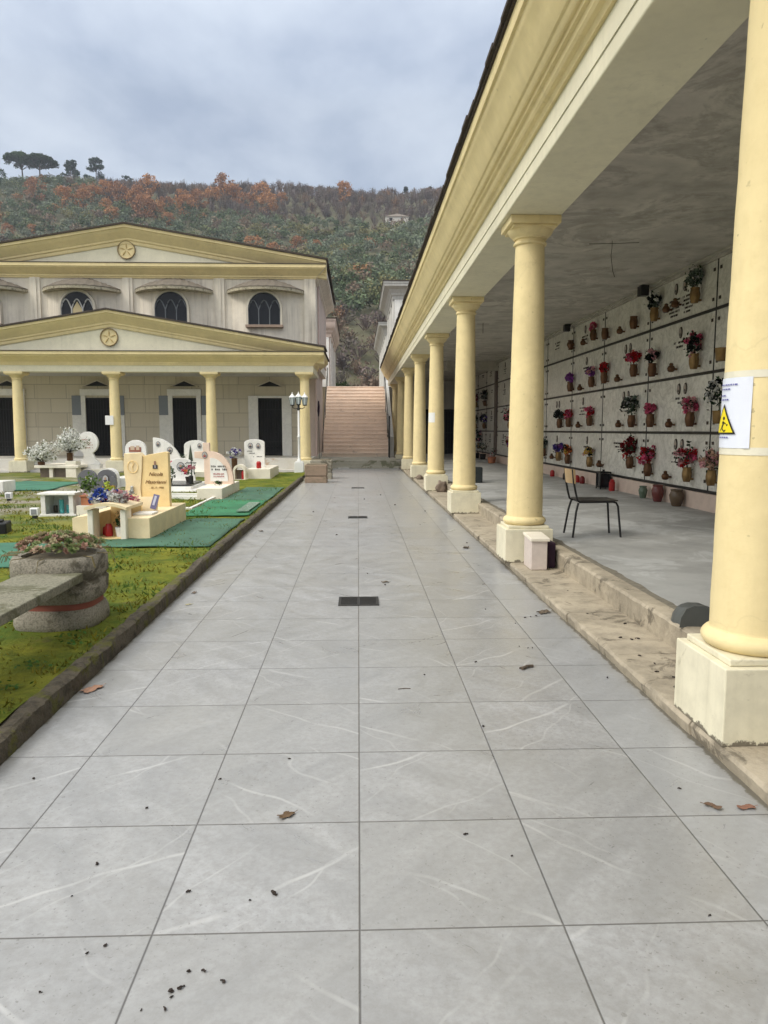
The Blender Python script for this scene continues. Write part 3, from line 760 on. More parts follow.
for y, z, lab in SM: wall_vase(y, z, 'small', None, 0, 'small bronze votive lamp, '+lab)

# things standing along the foot of the niche wall
def floor_vase(y, h, r, mat, label, name='floor_vase', cat='vase', x=5.08, prof=None):
    v = MB(); prof = prof or [(r*.6,0),(r*.7,.015),(r*.95,h*.4),(r*1.05,h*.65),(r*.8,h*.88),(r*.9,h),(r*.7,h),(r*.6,h*.8)]
    v.lathe(prof, (x,y,FL), 20)
    return tag(v.build(name, mat, loc=(x,y,FL), smooth=True), label, cat)
floor_vase(13.0, .22, .075, GREENG, 'small grey green vase on the floor at the foot of the niche wall')
floor_vase(12.35, .29, .10, simple('maroon_glaze', (.13,.035,.03), .25), 'dark red glazed round vase on the floor at the foot of the niche wall')
floor_vase(11.6, .27, .11, simple('brown_glaze', (.11,.075,.045), .25), 'dark brown glazed urn on the floor nearest the yellow column')
t = empty('lantern', (5.06,15.1,FL), 'black square metal lantern standing on the floor against the niche wall', 'lantern')
m = MB()
for dx in (-.1,.1):
    for dy in (-.13,.13): m.box(5.06+dx-.01, 5.06+dx+.01, 15.1+dy-.01, 15.1+dy+.01, FL, FL+.33)
m.box(4.945,5.175,14.955,15.245,FL+.33,FL+.36); m.box(4.95,5.17,14.96,15.24,FL+.03,FL+.05); m.box(5.04,5.08,15.08,15.12,FL+.36,FL+.40); m.build('frame', BLK, t)
m = MB(); m.box(4.97,5.15,14.98,15.22,FL+.05,FL+.32); m.build('panes', GLASS, t)
t = empty('grave_candle', (5.08,14.62,FL), 'red plastic grave candle standing beside the black lantern', 'candle')
m = MB(); m.lathe([(.055,0),(.06,.02),(.06,.17),(.045,.19)], (5.08,14.62,FL), 16); m.build('cup', REDC, t, smooth=True)
m = MB(); m.lathe([(.048,.191),(.05,.2),(.03,.23),(.005,.235)], (5.08,14.62,FL), 16); m.build('lid', REDC, t, smooth=True)
for y, lab, cl_ in ((19.2,'small red candle cup at the foot of the wall, farthest left of its row',REDC),(18.0,'dark bronze candle lamp on the floor between two red ones',BRZD),(17.0,'red candle cup on the floor left of the chair back',REDC),(16.6,'dark red candle cup on the floor behind the chair back',simple('dark_red_glass',(.16,.01,.01),.3))):
    floor_vase(y, .17, .06, cl_, lab, 'grave_candle', 'candle', prof=[(.05,0),(.06,.02),(.06,.12),(.045,.15),(.02,.17)])
rnd = random.Random(4)
for (x, y, h, cols, lab) in ((5.0,27.4,.30,['darkred','white'],'dark pot with red and white flowers on the floor before the brown pilaster'),(4.85,26.9,.22,['white','lightpink'],'low pot with white flowers on the floor right of the pilaster'),(4.95,29.3,.45,['dark','greygreen'],'tall dark green potted plant on the floor left of the pilaster'),(4.9,30.6,.4,['dark'],'black leafy pot on the floor farther left of the pilaster')):
    z0 = FL if y < 28.4 else .285
    t = empty('potted_flowers', (x,y,z0), lab, 'flower pot')
    p = MB(); p.lathe([(.08,0),(.1,.01),(.13,.2),(.14,.22),(.11,.22)], (x,y,z0), 16); p.build('pot', BLK if 'dark' in cols else TERRA, t, smooth=True)
    b = MB(); bouquet(b, (x,y,z0+.2+h*.6), h*.55, cols, rnd, 60, 60, 1.2); b.build('bouquet', PETAL, t, recalc=False)
# flood lights at the ceiling, hook
for y, s, lab in ((13.35,1.0,'black box floodlight at the ceiling above the niche wall, nearer one'),(18.2,.9,'black box floodlight at the ceiling above the niche wall, farther one')):
    t = empty('floodlight', (5.12,y,3.9), lab, 'lamp', 'floodlights above the niches')
    m = MB(); m.box(5.0,5.14,y-.13*s,y+.02*s,3.93-.12*s,3.93+.06*s,bev=.01); m.box(5.02,5.12,y+.04*s,y+.13*s,3.93-.10*s,3.93+.07*s,bev=.008); m.build('housing', BLK, t)
    m = MB(); m.box(5.10,5.158,y-.03,y+.03,3.90,3.96); m.build('bracket', IRON, t)
t = MB(); t.tube([(3.15,10.3,3.965),(3.45,10.25,3.96),(3.8,10.2,3.965)], .004, 5); t.tube([(3.45,10.25,3.998),(3.45,10.25,3.90),(3.44,10.25,3.80),(3.47,10.25,3.60),(3.5,10.25,3.52)], .004, 5)
tag(t.build('ceiling_hook', IRON, loc=(3.45,10.25,3.99)), 'thin wire with a loose end hanging from the grey portico ceiling', 'wire')
t = MB(); t.tube([(3.0,18.0,3.998),(3.0,18.0,3.75)], .006, 5); t.tube([(2.85,18.0,3.97),(3.15,18.0,3.97)], .004, 5)
tag(t.build('ceiling_hook', IRON, loc=(3.0,18,3.99)), 'short wire hook on the ceiling between the second and third columns', 'wire')

# ---- chair
CHX = 2.43
t = empty('school_chair', (2.69,8.4,FL), 'small school chair with black tube frame and plywood back on the portico floor', 'chair')
def leg(p): 
    m = MB(); m.tube(p, .012, 10); m.build('leg', BLK, t, smooth=True)
SZ = FL+.41
leg([(2.42,8.20,FL),(2.46,8.23,SZ-.12),(2.485,8.24,SZ-.02)]); leg([(2.43,8.60,FL),(2.47,8.57,SZ-.12),(2.495,8.56,SZ-.02)])
leg([(2.975,8.22,FL),(2.94,8.24,SZ-.06),(2.92,8.245,SZ-.02),(2.88,8.25,SZ-.008)]); leg([(2.965,8.58,FL),(2.93,8.56,SZ-.06),(2.91,8.555,SZ-.02),(2.87,8.55,SZ-.008)])
m = MB()
for yy in (8.24, 8.56):
    m.tube([(2.88,yy,SZ-.008),(2.50,yy,SZ-.012),(2.475,yy,SZ+.01),(2.455,yy,SZ+.08),(2.425,yy,SZ+.22),(2.41,yy,SZ+.36)], .012, 10)
m.tube([(2.52,8.24,SZ-.012),(2.52,8.56,SZ-.012)], .01, 8)
m.build('frame', BLK, t, smooth=True)
m = MB(); m.box(2.50,2.93,8.205,8.595,SZ,SZ+.016,bev=.007); m.build('seat', simple('dark_seat', (.05,.045,.04), .5), t)
m = MB(); rg = []
for j in range(9):
    a = (j/8-.5)*2; xx = 2.425-.0+.035*(a*a)-.02; yy = 8.40+.185*a
    rg.append([(xx-.006,yy,SZ+.20),(xx+.022-.018,yy,SZ+.20),(xx-.018+.01,yy,SZ+.36),(xx-.026,yy,SZ+.36)])
m.rings(rg); m.build('backrest', WOODP, t, smooth=True, angle=40)
# marble-clad block beside second column
t = empty('marble_offcut_box', (1.85,7.33,.074), 'small pinkish white marble block leaning by the second column base', 'marble block')
m = MB(); m.box(1.70,1.86,7.14,7.46,.076,.37,bev=.006); m.build('block', simple('dusty_pink_marble', (.60,.52,.47), .6, var=.15), t)
m = MB(); m.box(1.69,1.88,7.12,7.48,.372,.402,rot=Matrix.Rotation(.06,3,'X'),bev=.005); m.build('top_slab', MARC, t)
m = MB(); m.box(1.872,1.97,7.24,7.52,.076,.33,bev=.01); tag(m.build('black_sack', CLOTH, loc=(1.93,7.38,.076)), 'black bag wedged between marble block and portico step', 'bag')
m = MB(); rs = []
for q in range(7):
    yy = 4.38+.045*q; sh_ = .02*math.sin(q*1.3)
    prof_ = [(-.11,.0),(-.10,.06),(-.07,.115),(-.02,.135),(.05,.13),(.10,.10),(.13,.05),(.14,.0)]
    rs.append([(2.08+u+sh_+.01*q, yy, FL+.002+v*(1-.05*q)) for u, v in prof_])
m.rings(rs)
tag(m.build('bent_cover', simple('dark_grey_plastic', (.085,.09,.085), .45), loc=(2.08,4.5,FL), smooth=True, angle=30), 'bent dark grey plastic cover lying behind the nearest column base', 'cover')
m = MB(); m.blob((1.86,16.45,.17),.16,6,.5,1.4,3,(.8,.6,1.0)); tag(m.build('rock', ROCK, loc=(1.86,16.45,.07), smooth=True, angle=180), 'brown rounded rock leaning against a far column base', 'rock')
m = MB(); m.blob((1.72,20.7,.12),.11,9,.5,1.4,2,(.9,.7,.7)); tag(m.build('rock', ROCK, loc=(1.72,20.7,.07), smooth=True, angle=180), 'small dark stone on the step before the fifth column', 'rock')
m = MB(); m.lathe([(.11,0),(.14,.26),(.145,.27),(.12,.27),(.10,.05)], (2.45,17.6,FL), 18); tag(m.build('bucket', WHITEP, loc=(2.45,17.6,FL), smooth=True), 'white bucket on the portico floor seen between the third and fourth columns', 'bucket')
m = MB(); m.box(2.62,2.86,16.9,17.2,FL,FL+.36,bev=.02); tag(m.build('bin', simple('black_bin',(.02,.025,.025),.5), loc=(2.74,17.05,FL)), 'dark bin on the portico floor beside the white bucket', 'bin')

# ---- warning sign taped round the first column
def cyl_r(z): 
    t_ = (z-.54)/(SOF-.25-.54); return .19+(.148-.19)*t_**1.35
vd = math.atan2(-C0, -CX)     # direction towards the camera
def on_col(a, z, d): 
    r = cyl_r(z)+d; return (CX+.055+r*math.cos(vd-a), C0+.02+r*math.sin(vd-a), z)
t = empty('warning_notice', on_col(R(54), 1.40, .002), 'white paper notice with yellow warning triangle taped on the nearest column', 'notice')
def patch(m, a0, a1, z0, z1, d, n=10, wob=0):
    vs_ = []; fs_ = []
    nz = 6
    for j in range(nz+1):
        for i in range(n+1):
            a = a0+(a1-a0)*i/n; z = z0+(z1-z0)*j/nz
            vs_.append(on_col(a, z, d+wob*(.5+.5*math.sin(i*1.7+j*.9))*(1 if i < 2 else .3)))
    for j in range(nz):
        for i in range(n): fs_.append((j*(n+1)+i, j*(n+1)+i+1, (j+1)*(n+1)+i+1, (j+1)*(n+1)+i))
    m.add(vs_, fs_)
PAPER = simple('paper', (.74,.77,.86), .5, var=.03)
Z0s, Z1s = 1.37, 1.68
m = MB(); patch(m, R(18), R(92), Z0s, Z1s, .003, 14, .004); m.build('paper', PAPER, t, smooth=True, recalc=False)
m = MB(); patch(m, R(-50), R(96), Z1s-.004, Z1s+.028, .0018, 16); patch(m, R(-50), R(96), Z0s-.03, Z0s+.004, .0018, 16)
build_each(m, 'tape', simple('clear_tape', (.76,.72,.58), .25), t, smooth=True, recalc=False)
def apoly(m, pts, d):
    # pts in metres (s to the right in the photo, z), centre of paper at R(62)
    rr = .168; m.add([on_col(R(60)-s/rr, z, d) for s, z in pts], [tuple(range(len(pts)))])
def tri(m, cx_, z0, w_, h_, d):
    n = 8; pts = []
    rowsn = 8; vs_ = []; fs_ = []
    for j in range(rowsn+1):
        z = z0+h_*j/rowsn; hw = w_/2*(1-j/rowsn)
        for i in range(n+1): vs_.append(on_col(R(60)-(cx_-hw+2*hw*i/n)/.168, z, d))
    for j in range(rowsn):
        for i in range(n): fs_.append((j*(n+1)+i, j*(n+1)+i+1, (j+1)*(n+1)+i+1, (j+1)*(n+1)+i))
    m.add(vs_, fs_)
INK = simple('black_ink', (.015,.015,.015), .5)
m = MB(); tri(m, -.01, 1.432, .150, .135, .0085); m.build('triangle_border', INK, t, recalc=False)
m = MB(); tri(m, -.01, 1.439, .125, .113, .0092); m.build('triangle', simple('sign_yellow', (.85,.68,.02), .5, var=.02), t, recalc=False)
m = MB()   # tumbling figure
for pts in ([(-.022,1.462),(-.006,1.488),(.002,1.484),(-.012,1.458)], [(-.006,1.488),(.012,1.480),(.012,1.474),(-.002,1.480)], [(-.022,1.462),(-.034,1.448),(-.030,1.445),(-.016,1.458)],
            [(-.012,1.458),(.0,1.447),(.012,1.452),(.012,1.446),(-.002,1.441),(-.02,1.455)], [(.014,1.474),(.022,1.478),(.024,1.470),(.016,1.467)], [(-.018,1.476),(-.008,1.484),(-.006,1.492),(-.014,1.488)]):
    apoly(m, pts, .0100)
apoly(m, [(-.004+.008*math.cos(a), 1.502+.008*math.sin(a)) for a in [k*math.pi/5 for k in range(10)]], .0100)
m.build('pictogram', INK, t, recalc=False)
m = MB()
for z, s0, s1 in ((1.647,-.06,.05),(1.628,-.045,.015),(1.600,-.05,-.01),(1.582,-.055,.02),(1.414,-.05,.03)):
    s = s0
    while s < s1:
        w_ = rs_.uniform(.006,.014); n_ = max(1, int(w_/.004))
        apoly(m, [(s,z),(s+w_,z),(s+w_,z+.006),(s,z+.006)], .0078); s += w_+.004
m.build('text_lines', simple('blue_ink', (.12,.12,.35), .5), t, recalc=False)
t = MB()
def c4(a, z, d, k):
    r = cyl_r(z)+d; cy_ = C0+DP*k; return (CX+r*math.cos(a), cy_+r*math.sin(a), z)
vs_ = []; fs_ = []
for j in range(2):
    for i in range(9): vs_.append(c4(R(-170+i*8), 1.62+.22*j, .004, 3))
fs_ = [(i, i+1, 10+i, 9+i) for i in range(8)]; t.add(vs_, fs_)
tag(t.build('paper_sheet', WHITEP, loc=c4(R(-140),1.62,.004,3), smooth=True, recalc=False), 'small white paper taped on the fourth column of the portico', 'notice')

# ------------------------------------------------------------------ left mausoleum with its own portico
MX = -8.0
MS = empty('mausoleum', (MX, 25, 0), 'two storey cream mausoleum with yellow pediments and columned porch', 'building')
HW = 6.68                          # half width to beam corner
def cpath(m, prof, path):
    """mitred sweep: prof = (out, z), path = (x, y) points with the outside on the left-hand (front) side"""
    pts = [Vector(p) for p in path]; rs = []
    for i, p in enumerate(pts):
        ns = []
        if i > 0: d = (p-pts[i-1]).normalized(); ns.append(Vector((d.y, -d.x)))
        if i < len(pts)-1: d = (pts[i+1]-p).normalized(); ns.append(Vector((d.y, -d.x)))
        if len(ns) == 2: n_ = (ns[0]+ns[1]).normalized(); n_ /= n_.dot(ns[0])
        else: n_ = ns[0]
        rs.append([(p.x+n_.x*o, p.y+n_.y*o, z) for o, z in prof])
    m.rings(rs)
def rake(m, prof, yf, xl, xa, xr, zl, za, depth):
    """sloping cornice following the gable: prof = (out towards -Y, dz)"""
    def ring(x, z): return [(x, yf-o, z+dz) for o, dz in prof]
    m.rings([ring(xl, zl), ring(xa, za), ring(xr, zl)])
# lower porch
COL_X = [-1.77, -4.87, -8.03, -11.17, -14.3]
c0 = make_column(COL_X[0], 25.0, .0, MS, H=3.34, r0=.185, r1=.150, pw=.29, torus=.215)
for x in COL_X[1:]:
    cc = copy_tree(c0, MS); cc.location = c0.location + Vector((x-COL_X[0], 0, 0))
XR, XL = -1.46, -14.54
m = MB(); m.box(XL, XR, 24.76, 25.28, 3.34, 3.54); m.box(XR-.5, XR, 25.281, 28.0, 3.34, 3.54); m.box(XL, XL+.5, 25.281, 28.0, 3.34, 3.54)
m.build('beam', CRE, MS)
DZ = -.06
prof = [(-.2,3.602),(.015,3.602),(.03,3.63),(.035,3.67),(.06,3.675),(.065,3.71),(.10,3.73),(.16,3.77),(.23,3.83),(.30,3.87),(.31,3.90),(.34,3.905),(.36,3.93),(.365,4.02),(-.2,4.02)]
prof = [(a, b+DZ) for a, b in prof]
m = MB(); cpath(m, prof, [(XL,28.0),(XL,24.76),(XR,24.76),(XR,28.0)]); m.build('cornice', YEL, MS, smooth=True, angle=25)
m = MB(); m.prism([(XL+.3,3.94),(XR-.3,3.94),(MX,4.98)], 'y', 24.78, 24.98); m.build('pediment', CRE, MS)
rp = [(-.2,-.50),(.02,-.50),(.04,-.46),(.045,-.40),(.08,-.39),(.09,-.34),(.14,-.29),(.21,-.20),(.29,-.13),(.31,-.09),(.345,-.08),(.35,0),(-.2,0)]
m = MB(); rake(m, rp, 24.76, XL-.36, MX, XR+.36, 4.10, 5.26, 0); m.build('raking_cornice', YEL, MS, smooth=True, angle=25)
m = MB()
def roofslab(m, xl, xa, xr, zl, za, y0, y1, t_=.05):
    m.rings([[(xl,y0,zl),(xl,y0,zl+t_),(xl,y1,zl+t_),(xl,y1,zl)], [(xa,y0,za),(xa,y0,za+t_),(xa,y1,za+t_),(xa,y1,za)], [(xr,y0,zl),(xr,y0,zl+t_),(xr,y1,zl+t_),(xr,y1,zl)]])
roofslab(m, XL-.42, MX, XR+.42, 4.102, 5.263, 24.36, 25.9)
m.box(XL-.42, XR+.42, 24.37, 24.77, 3.962, 3.985); m.box(XR, XR+.42, 24.77, 28.0, 3.962, 3.985)
m.build('roof', ROOFT, MS)
def roundel(cx, cz, y, r=.29):
    m = MB(); n = 32
    rr = [[(cx+q*math.cos(2*math.pi*j/n), y-d, cz+q*math.sin(2*math.pi*j/n)) for j in range(n)] for q, d in ((r*.90,0),(r*.90,.05),(r*.93,.06),(r*.98,.06),(r,.04),(r,0))]
    m.rings(rr, caps=False)
    f = m.build('roundel', simple('ochre_ring', (.30,.22,.11), .7), MS, smooth=True)
    e = MB(); e.prism([(cx+r*.895*math.cos(2*math.pi*j/n), cz+r*.895*math.sin(2*math.pi*j/n)) for j in range(n)], 'y', y-.012, y-.004)
    e.build('disc', YEL, f)
    k = MB()   # winged figure emblem: five petals round a small head
    for a in range(5):
        an = math.pi/2+a*2*math.pi/5
        ax, az = math.cos(an), math.sin(an); bx, bz = -az, ax
        pts = [(cx+ax*r*.12, cz+az*r*.12), (cx+ax*r*.45+bx*r*.06, cz+az*r*.45+bz*r*.06), (cx+ax*r*.74, cz+az*r*.74), (cx+ax*r*.45-bx*r*.06, cz+az*r*.45-bz*r*.06)]
        k.prism(pts, 'y', y-.035, y-.012)
    k.build('emblem', simple('ochre_emblem', (.50,.36,.14), .7), f)
roundel(-8.05, 4.44, 24.775); 
# platform and lower body
m = MB(); m.box(-16.2, -1.585, 25.32, 34.0, -.02, .48, bev=.01); m.box(-16.2, -1.585, 24.95, 25.318, -.02, .13, bev=.01)
m.build('platform', weathered('platform_marble', (.62,.60,.55), (.45,.38,.28), rough=.7, fine=4, amt=.5, patch=((.48,.30,.17), 1.1, .58, .7)), MS)
def lowerwall():
    mt, nt_, b = newmat('stone_panels'); N = NT(nt_)
    geo = N.n('ShaderNodeNewGeometry').outputs['Position']
    sx = N.n('ShaderNodeSeparateXYZ'); N.l(geo, sx.inputs[0])
    cb_ = N.n('ShaderNodeCombineXYZ'); N.l(N.math('ADD', sx.outputs[0], sx.outputs[1]), cb_.inputs[0]); N.l(sx.outputs[2], cb_.inputs[1])
    br = N.n('ShaderNodeTexBrick'); N.l(cb_.outputs[0], br.inputs['Vector'])
    br.inputs['Color1'].default_value = (.66,.60,.48,1); br.inputs['Color2'].default_value = (.58,.52,.41,1); br.inputs['Mortar'].default_value = (.36,.32,.25,1)
    br.inputs['Scale'].default_value = 1; br.inputs['Brick Width'].default_value = 1.15; br.inputs['Row Height'].default_value = .52; br.inputs['Mortar Size'].default_value = .012
    st = N.noise(N.mapping(geo, (7,7,.3)), 1, 6, .6); f = N.math('MULTIPLY', N.ramp(st, [(.52,0.0),(.75,1.0)]), .6)
    c = N.mix(f, br.outputs[0], (.34,.29,.23))
    N.l(N.mix(N.math('MULTIPLY', N.noise(geo, 3, 6),   .35), c, (.62,.56,.44)), b.inputs['Base Color']); b.inputs['Roughness'].default_value = .8
    return mt
SP = lowerwall()
m = MB(); m.box(-16.0, -1.62, 28.0, 34.0, .48, 3.72); m.build('lower_wall', SP, MS)
m = MB(); m.box(-1.95, -1.60, 27.93, 27.999, .48, 3.33); m.box(-1.618, -1.60, 28.0, 34.0, .48, 6.48); m.build('corner_pilaster', PINKW, MS)
m = MB(); m.box(-14.75, -1.95, 25.29, 27.99, 3.42, 3.50); m.build('porch_ceiling', GREYM, MS)
# doors
for k, cx in enumerate((-3.27, -6.42, -9.60, -12.85)):
    d = MB(); d.box(cx-.44, cx+.44, 27.975, 27.998, .50, 2.63); dd = d.build('door', DARK, MS)
    b_ = MB()
    for i in range(9): b_.tube([(cx-.40+i*.1, 27.955, .52), (cx-.40+i*.1, 27.955, 2.62)], .009, 6)
    for z in (.56, 1.0, 2.2, 2.56): b_.box(cx-.42, cx+.42, 27.945, 27.967, z, z+.03)
    for i in range(4): 
        cc_ = cx-.3+i*.2; b_.tube([(cc_+.08*math.cos(a*math.pi/6), 27.945, .78+.08*math.sin(a*math.pi/6)) for a in range(13)], .007, 5)
    b_.build('gate_bars', BLK, dd)
    f = MB(); sw = .36 if k == 0 else .16
    f.box(cx-.44-sw, cx-.441, 27.90, 27.998, .482, 2.71, bev=.005); f.box(cx+.441, cx+.44+sw, 27.90, 27.998, .482, 2.71, bev=.005)
    if k != 0: f.box(cx-.62, cx+.62, 27.88, 27.998, 2.712, 2.95, bev=.005)
    else: f.box(cx-.46, cx+.46, 27.92, 27.998, 2.632, 2.71)
    f.build('frame', MARW, dd)
    if k in (1, 2):
        p_ = MB(); 
        for s in (-1, 1): p_.box(cx+s*.78-.17, cx+s*.78+.17, 27.96, 27.998, 2.0, 2.71)
        build_each(p_, 'grey_panel', simple('blue_grey_marble', (.20,.22,.25), .35), dd)
        p_ = MB()
        for s in (-1, 1): p_.box(cx+s*.78-.17, cx+s*.78+.17, 27.95, 27.998, .482, 1.998)
        build_each(p_, 'side_panel', MARW, dd)
    g_ = MB(); g_.prism([(cx-.42,3.06),(cx+.42,3.06),(cx,3.24)], 'y', 27.94, 27.998); g_.build('hood', BLK, dd)
    g_ = MB(); g_.rings([[(cx-.52,27.90,3.03),(cx-.52,27.90,3.06),(cx-.52,27.998,3.06),(cx-.52,27.998,3.03)],[(cx,27.90,3.25),(cx,27.90,3.285),(cx,27.998,3.285),(cx,27.998,3.25)],[(cx+.52,27.90,3.03),(cx+.52,27.90,3.06),(cx+.52,27.998,3.06),(cx+.52,27.998,3.03)]])
    g_.build('hood_edge', MAUS, dd)
# upper storey
UR = -1.44; MU = -7.65; UL = 2*MU-UR
m = MB(); m.box(UL, UR, 25.8, 34.0, 3.73, 6.93); m.build('upper_wall', MAUS, MS)
m = MB()
for cx in (-4.65, -7.70, -10.76): m.box(cx-.17, cx+.17, 25.74, 25.799, 3.8, 6.51); m.box(cx-.06, cx+.06, 25.71, 25.739, 3.8, 6.51)
for s, cx in ((1, UR-.18), (-1, UL+.18)): m.box(cx-.18, cx+.20, 25.73, 25.799, 3.8, 6.51)
build_each(m, 'pilaster', MAUS, MS)
m = MB(); m.box(UR+.001, UR+.03, 27.4, 33.9, 4.1, 6.48); m.build('side_panel', PINKW, MS)
prof = [(-.2,6.72),(.04,6.72),(.05,6.76),(.08,6.77),(.09,6.82),(.13,6.85),(.20,6.90),(.28,6.97),(.33,7.0),(.34,7.03),(.375,7.04),(.385,7.14),(-.2,7.14)]
prof = [(a, b-.215) for a, b in prof]
def cseg(prof, pts, which):
    q = MB(); cpath(q, prof, pts); n_ = len(prof); k = MB()
    k.rings([q.v[i*n_:(i+1)*n_] for i in which]); return k
PTH = [(UL,34.2),(UL,25.8),(UR,25.8),(UR,34.2)]
cseg(prof, PTH, (1,2)).build('upper_cornice', YEL, MS, smooth=True, angle=25)
cseg(prof, PTH, (2,3)).build('side_cornice', MAUS, MS, smooth=True, angle=25)
cseg(prof, PTH, (0,1)).build('side_cornice', MAUS, MS, smooth=True, angle=25)
m = MB(); m.box(UL-.4, UR+.4, 25.40, 34.4, 6.927, 6.95); m.build('upper_flashing', ROOFT, MS)
m = MB(); m.prism([(UL+.25,6.93),(UR-.25,6.93),(MU,7.86)], 'y', 25.81, 34.0); m.build('upper_pediment', CRE, MS)
m = MB(); rake(m, [(a*1.05, b*1.1) for a, b in rp], 25.8, UL-.4, MU, UR+.4, 7.07, 8.17, 0); m.build('upper_raking_cornice', YEL, MS, smooth=True, angle=25)
m = MB(); roofslab(m, UL-.46, MU, UR+.46, 7.072, 8.173, 25.38, 34.3); m.build('upper_roof', ROOFT, MS)
roundel(-7.70, 7.42, 25.805, .30)
# bays with canopy and gothic window
for cx in (-3.10, -6.17, -9.23, -12.3):
    hw, bul = 1.14, .45; Rr = (hw*hw+bul*bul)/(2*bul); a0 = math.asin(hw/Rr); m = MB(); rs = []
    for i in range(17):
        a = -a0+2*a0*i/16; x = cx+Rr*math.sin(a); y = 25.8-(Rr*math.cos(a)-(Rr-bul))
        rs.append([(x, y, 3.8), (x, y, 6.10), (x, 25.81, 6.10), (x, 25.81, 3.8)])
    m.rings(rs); by = m.build('bay', MAUS, MS, smooth=True, angle=40)
    # canopy: curved slab, thin edge, conical roof
    hw, bul = 1.30, .92; Rr = (hw*hw+bul*bul)/(2*bul); a0 = math.asin(hw/Rr); m = MB(); r_ = []; rf = []; rimv = []
    for i in range(25):
        a = -a0+2*a0*i/24; x = cx+Rr*math.sin(a); y = 25.8-(Rr*math.cos(a)-(Rr-bul))
        r_.append([(x, y, 6.02), (x, y-.015, 6.10), (x*.97+cx*.03, 25.8, 6.10), (x*.97+cx*.03, 25.8, 6.02)])
        rimv.append((x, y))
    m.rings(r_); m.build('canopy_slab', weathered('dirty_cream_rim', (.48,.43,.32), (.14,.12,.08), rough=.85, fine=14, amt=.9, bump=.3, patch=((.10,.09,.06), 7, .55, .8)), by)
    m = MB(); rs = []
    for i, (x, y) in enumerate(rimv):
        u = (x-cx)/hw; top = (cx+(x-cx)*.55, 25.8, 6.15+.36*math.sqrt(max(0, 1-u*u)))
        bump = .018*(i % 2)
        rs.append([(x, min(y, 25.79)-.02, 6.102), (x, min(y, 25.79)-.02, 6.125+bump), ((x+top[0])/2, (min(y,25.79)+top[1])/2, (6.125+top[2])/2+.05+bump), (top[0], top[1]-.002, top[2]+bump), (top[0], 25.799, 6.102)])
    m.rings(rs); m.build('canopy_roof', ROOFM, by)
    wn = bpy.data.objects.new('window', None)
    hwd = .53; zs = 4.93; zc_ = 5.46; yw = 25.30
    arch = [(cx-hwd, zs), (cx-hwd, zc_)]+[(cx-hwd*math.cos(math.pi*j/16), zc_+hwd*math.sin(math.pi*j/16)) for j in range(1, 16)]+[(cx+hwd, zc_), (cx+hwd, zs)]
    m = MB(); m.prism(arch, 'y', yw+.03, yw+.16); wn = m.build('window', GLASS, by)
    m = MB(); out = [(cx+(x-cx)*1.13, zs-.0 if z == zs else zc_+(z-zc_)*1.13) for x, z in arch]; n = len(arch)
    m.add([(x, yw-.03, z) for x, z in arch]+[(x, yw-.03, z) for x, z in out]+[(x, yw+.16, z) for x, z in arch]+[(x, yw+.16, z) for x, z in out],
          [(i, i+1, n+i+1, n+i) for i in range(n-1)]+[(i, i+1, 2*n+i+1, 2*n+i) for i in range(n-1)]+[(n+i, n+i+1, 3*n+i+1, 3*n+i) for i in range(n-1)])
    m.build('surround', weathered('stained_surround', (.56,.51,.42), (.40,.36,.29), rough=.85, fine=6), wn)
    m = MB(); WF = simple('steel_tracery', (.16,.17,.18), .5, .3) if cx == -3.27 else None
    bar = lambda pts: m.tube(pts, .022, 6)
    bar([(x, yw+.015, z) for x, z in arch])
    for s in (-1, 1): bar([(cx+s*.18, yw+.01, zs), (cx+s*.18, yw+.01, zc_-.05)])
    for c_ in (-.36, 0, .36):      # lancet heads
        hw2 = .18
        pts = [(cx+c_-hw2, yw+.01, zc_-.05)]+[(cx+c_-hw2+hw2*(j/6), yw+.01, zc_-.05+.32*math.sin(j/6*math.pi/2)) for j in range(1, 7)]; bar(pts)
        pts = [(cx+c_+hw2, yw+.01, zc_-.05)]+[(cx+c_+hw2-hw2*(j/6), yw+.01, zc_-.05+.32*math.sin(j/6*math.pi/2)) for j in range(1, 7)]; bar(pts)
    m.build('tracery', GREYM if cx < -8 else simple('dark_steel', (.12,.13,.14), .5, .3), wn)
    m = MB(); m.box(cx-.62, cx+.62, yw-.10, yw+.16, zs-.09, zs-.002, bev=.01); m.build('sill', weathered('brown_sill', (.30,.22,.17), (.2,.15,.12), rough=.8), wn)
    if cx == -9.23:
        m = MB(); m.prism([(cx-.16,zs+.01),(cx+.16,zs+.01),(cx+.16,zc_-.06),(cx,zc_+.2),(cx-.16,zc_-.06)], 'y', yw+.018, yw+.028); m.build('boarded_pane', RUST if False else simple('yellow_pane', (.55,.45,.25), .5), wn)
# downpipe, red stain, dark cloth on the corner
m = MB(); m.tube([(-1.40,27.2,6.6),(-1.40,27.2,3.6),(-1.56,27.9,3.3),(-1.56,27.9,.45)], .035, 8); m.build('downpipe', simple('pink_pipe', (.55,.42,.38), .6), MS)
m = MB(); m.box(-1.599,-1.596,28.1,28.8,2.35,3.35); m.build('red_paint_patch', weathered('red_patch', (.62,.20,.15), (.6,.42,.36), rough=.8, fine=6, amt=.9), MS)
m = MB(); m.blob((-1.50,28.6,2.25),.3,2,.4,2,3,(.14,.5,1.0)); tag(m.build('hanging_cloth', CLOTH, loc=(-1.5,28.6,2.5), smooth=True, angle=180), 'dark cloth hanging at the building corner beside the stairs', 'cloth')
m = MB(); m.tube([(-1.5,28.6,2.0),(-1.49,28.6,.29)], .012, 6); tag(m.build('pole', IRON, loc=(-1.49,28.6,.29)), 'thin dark pole under the hanging cloth beside the stairs', 'pole')
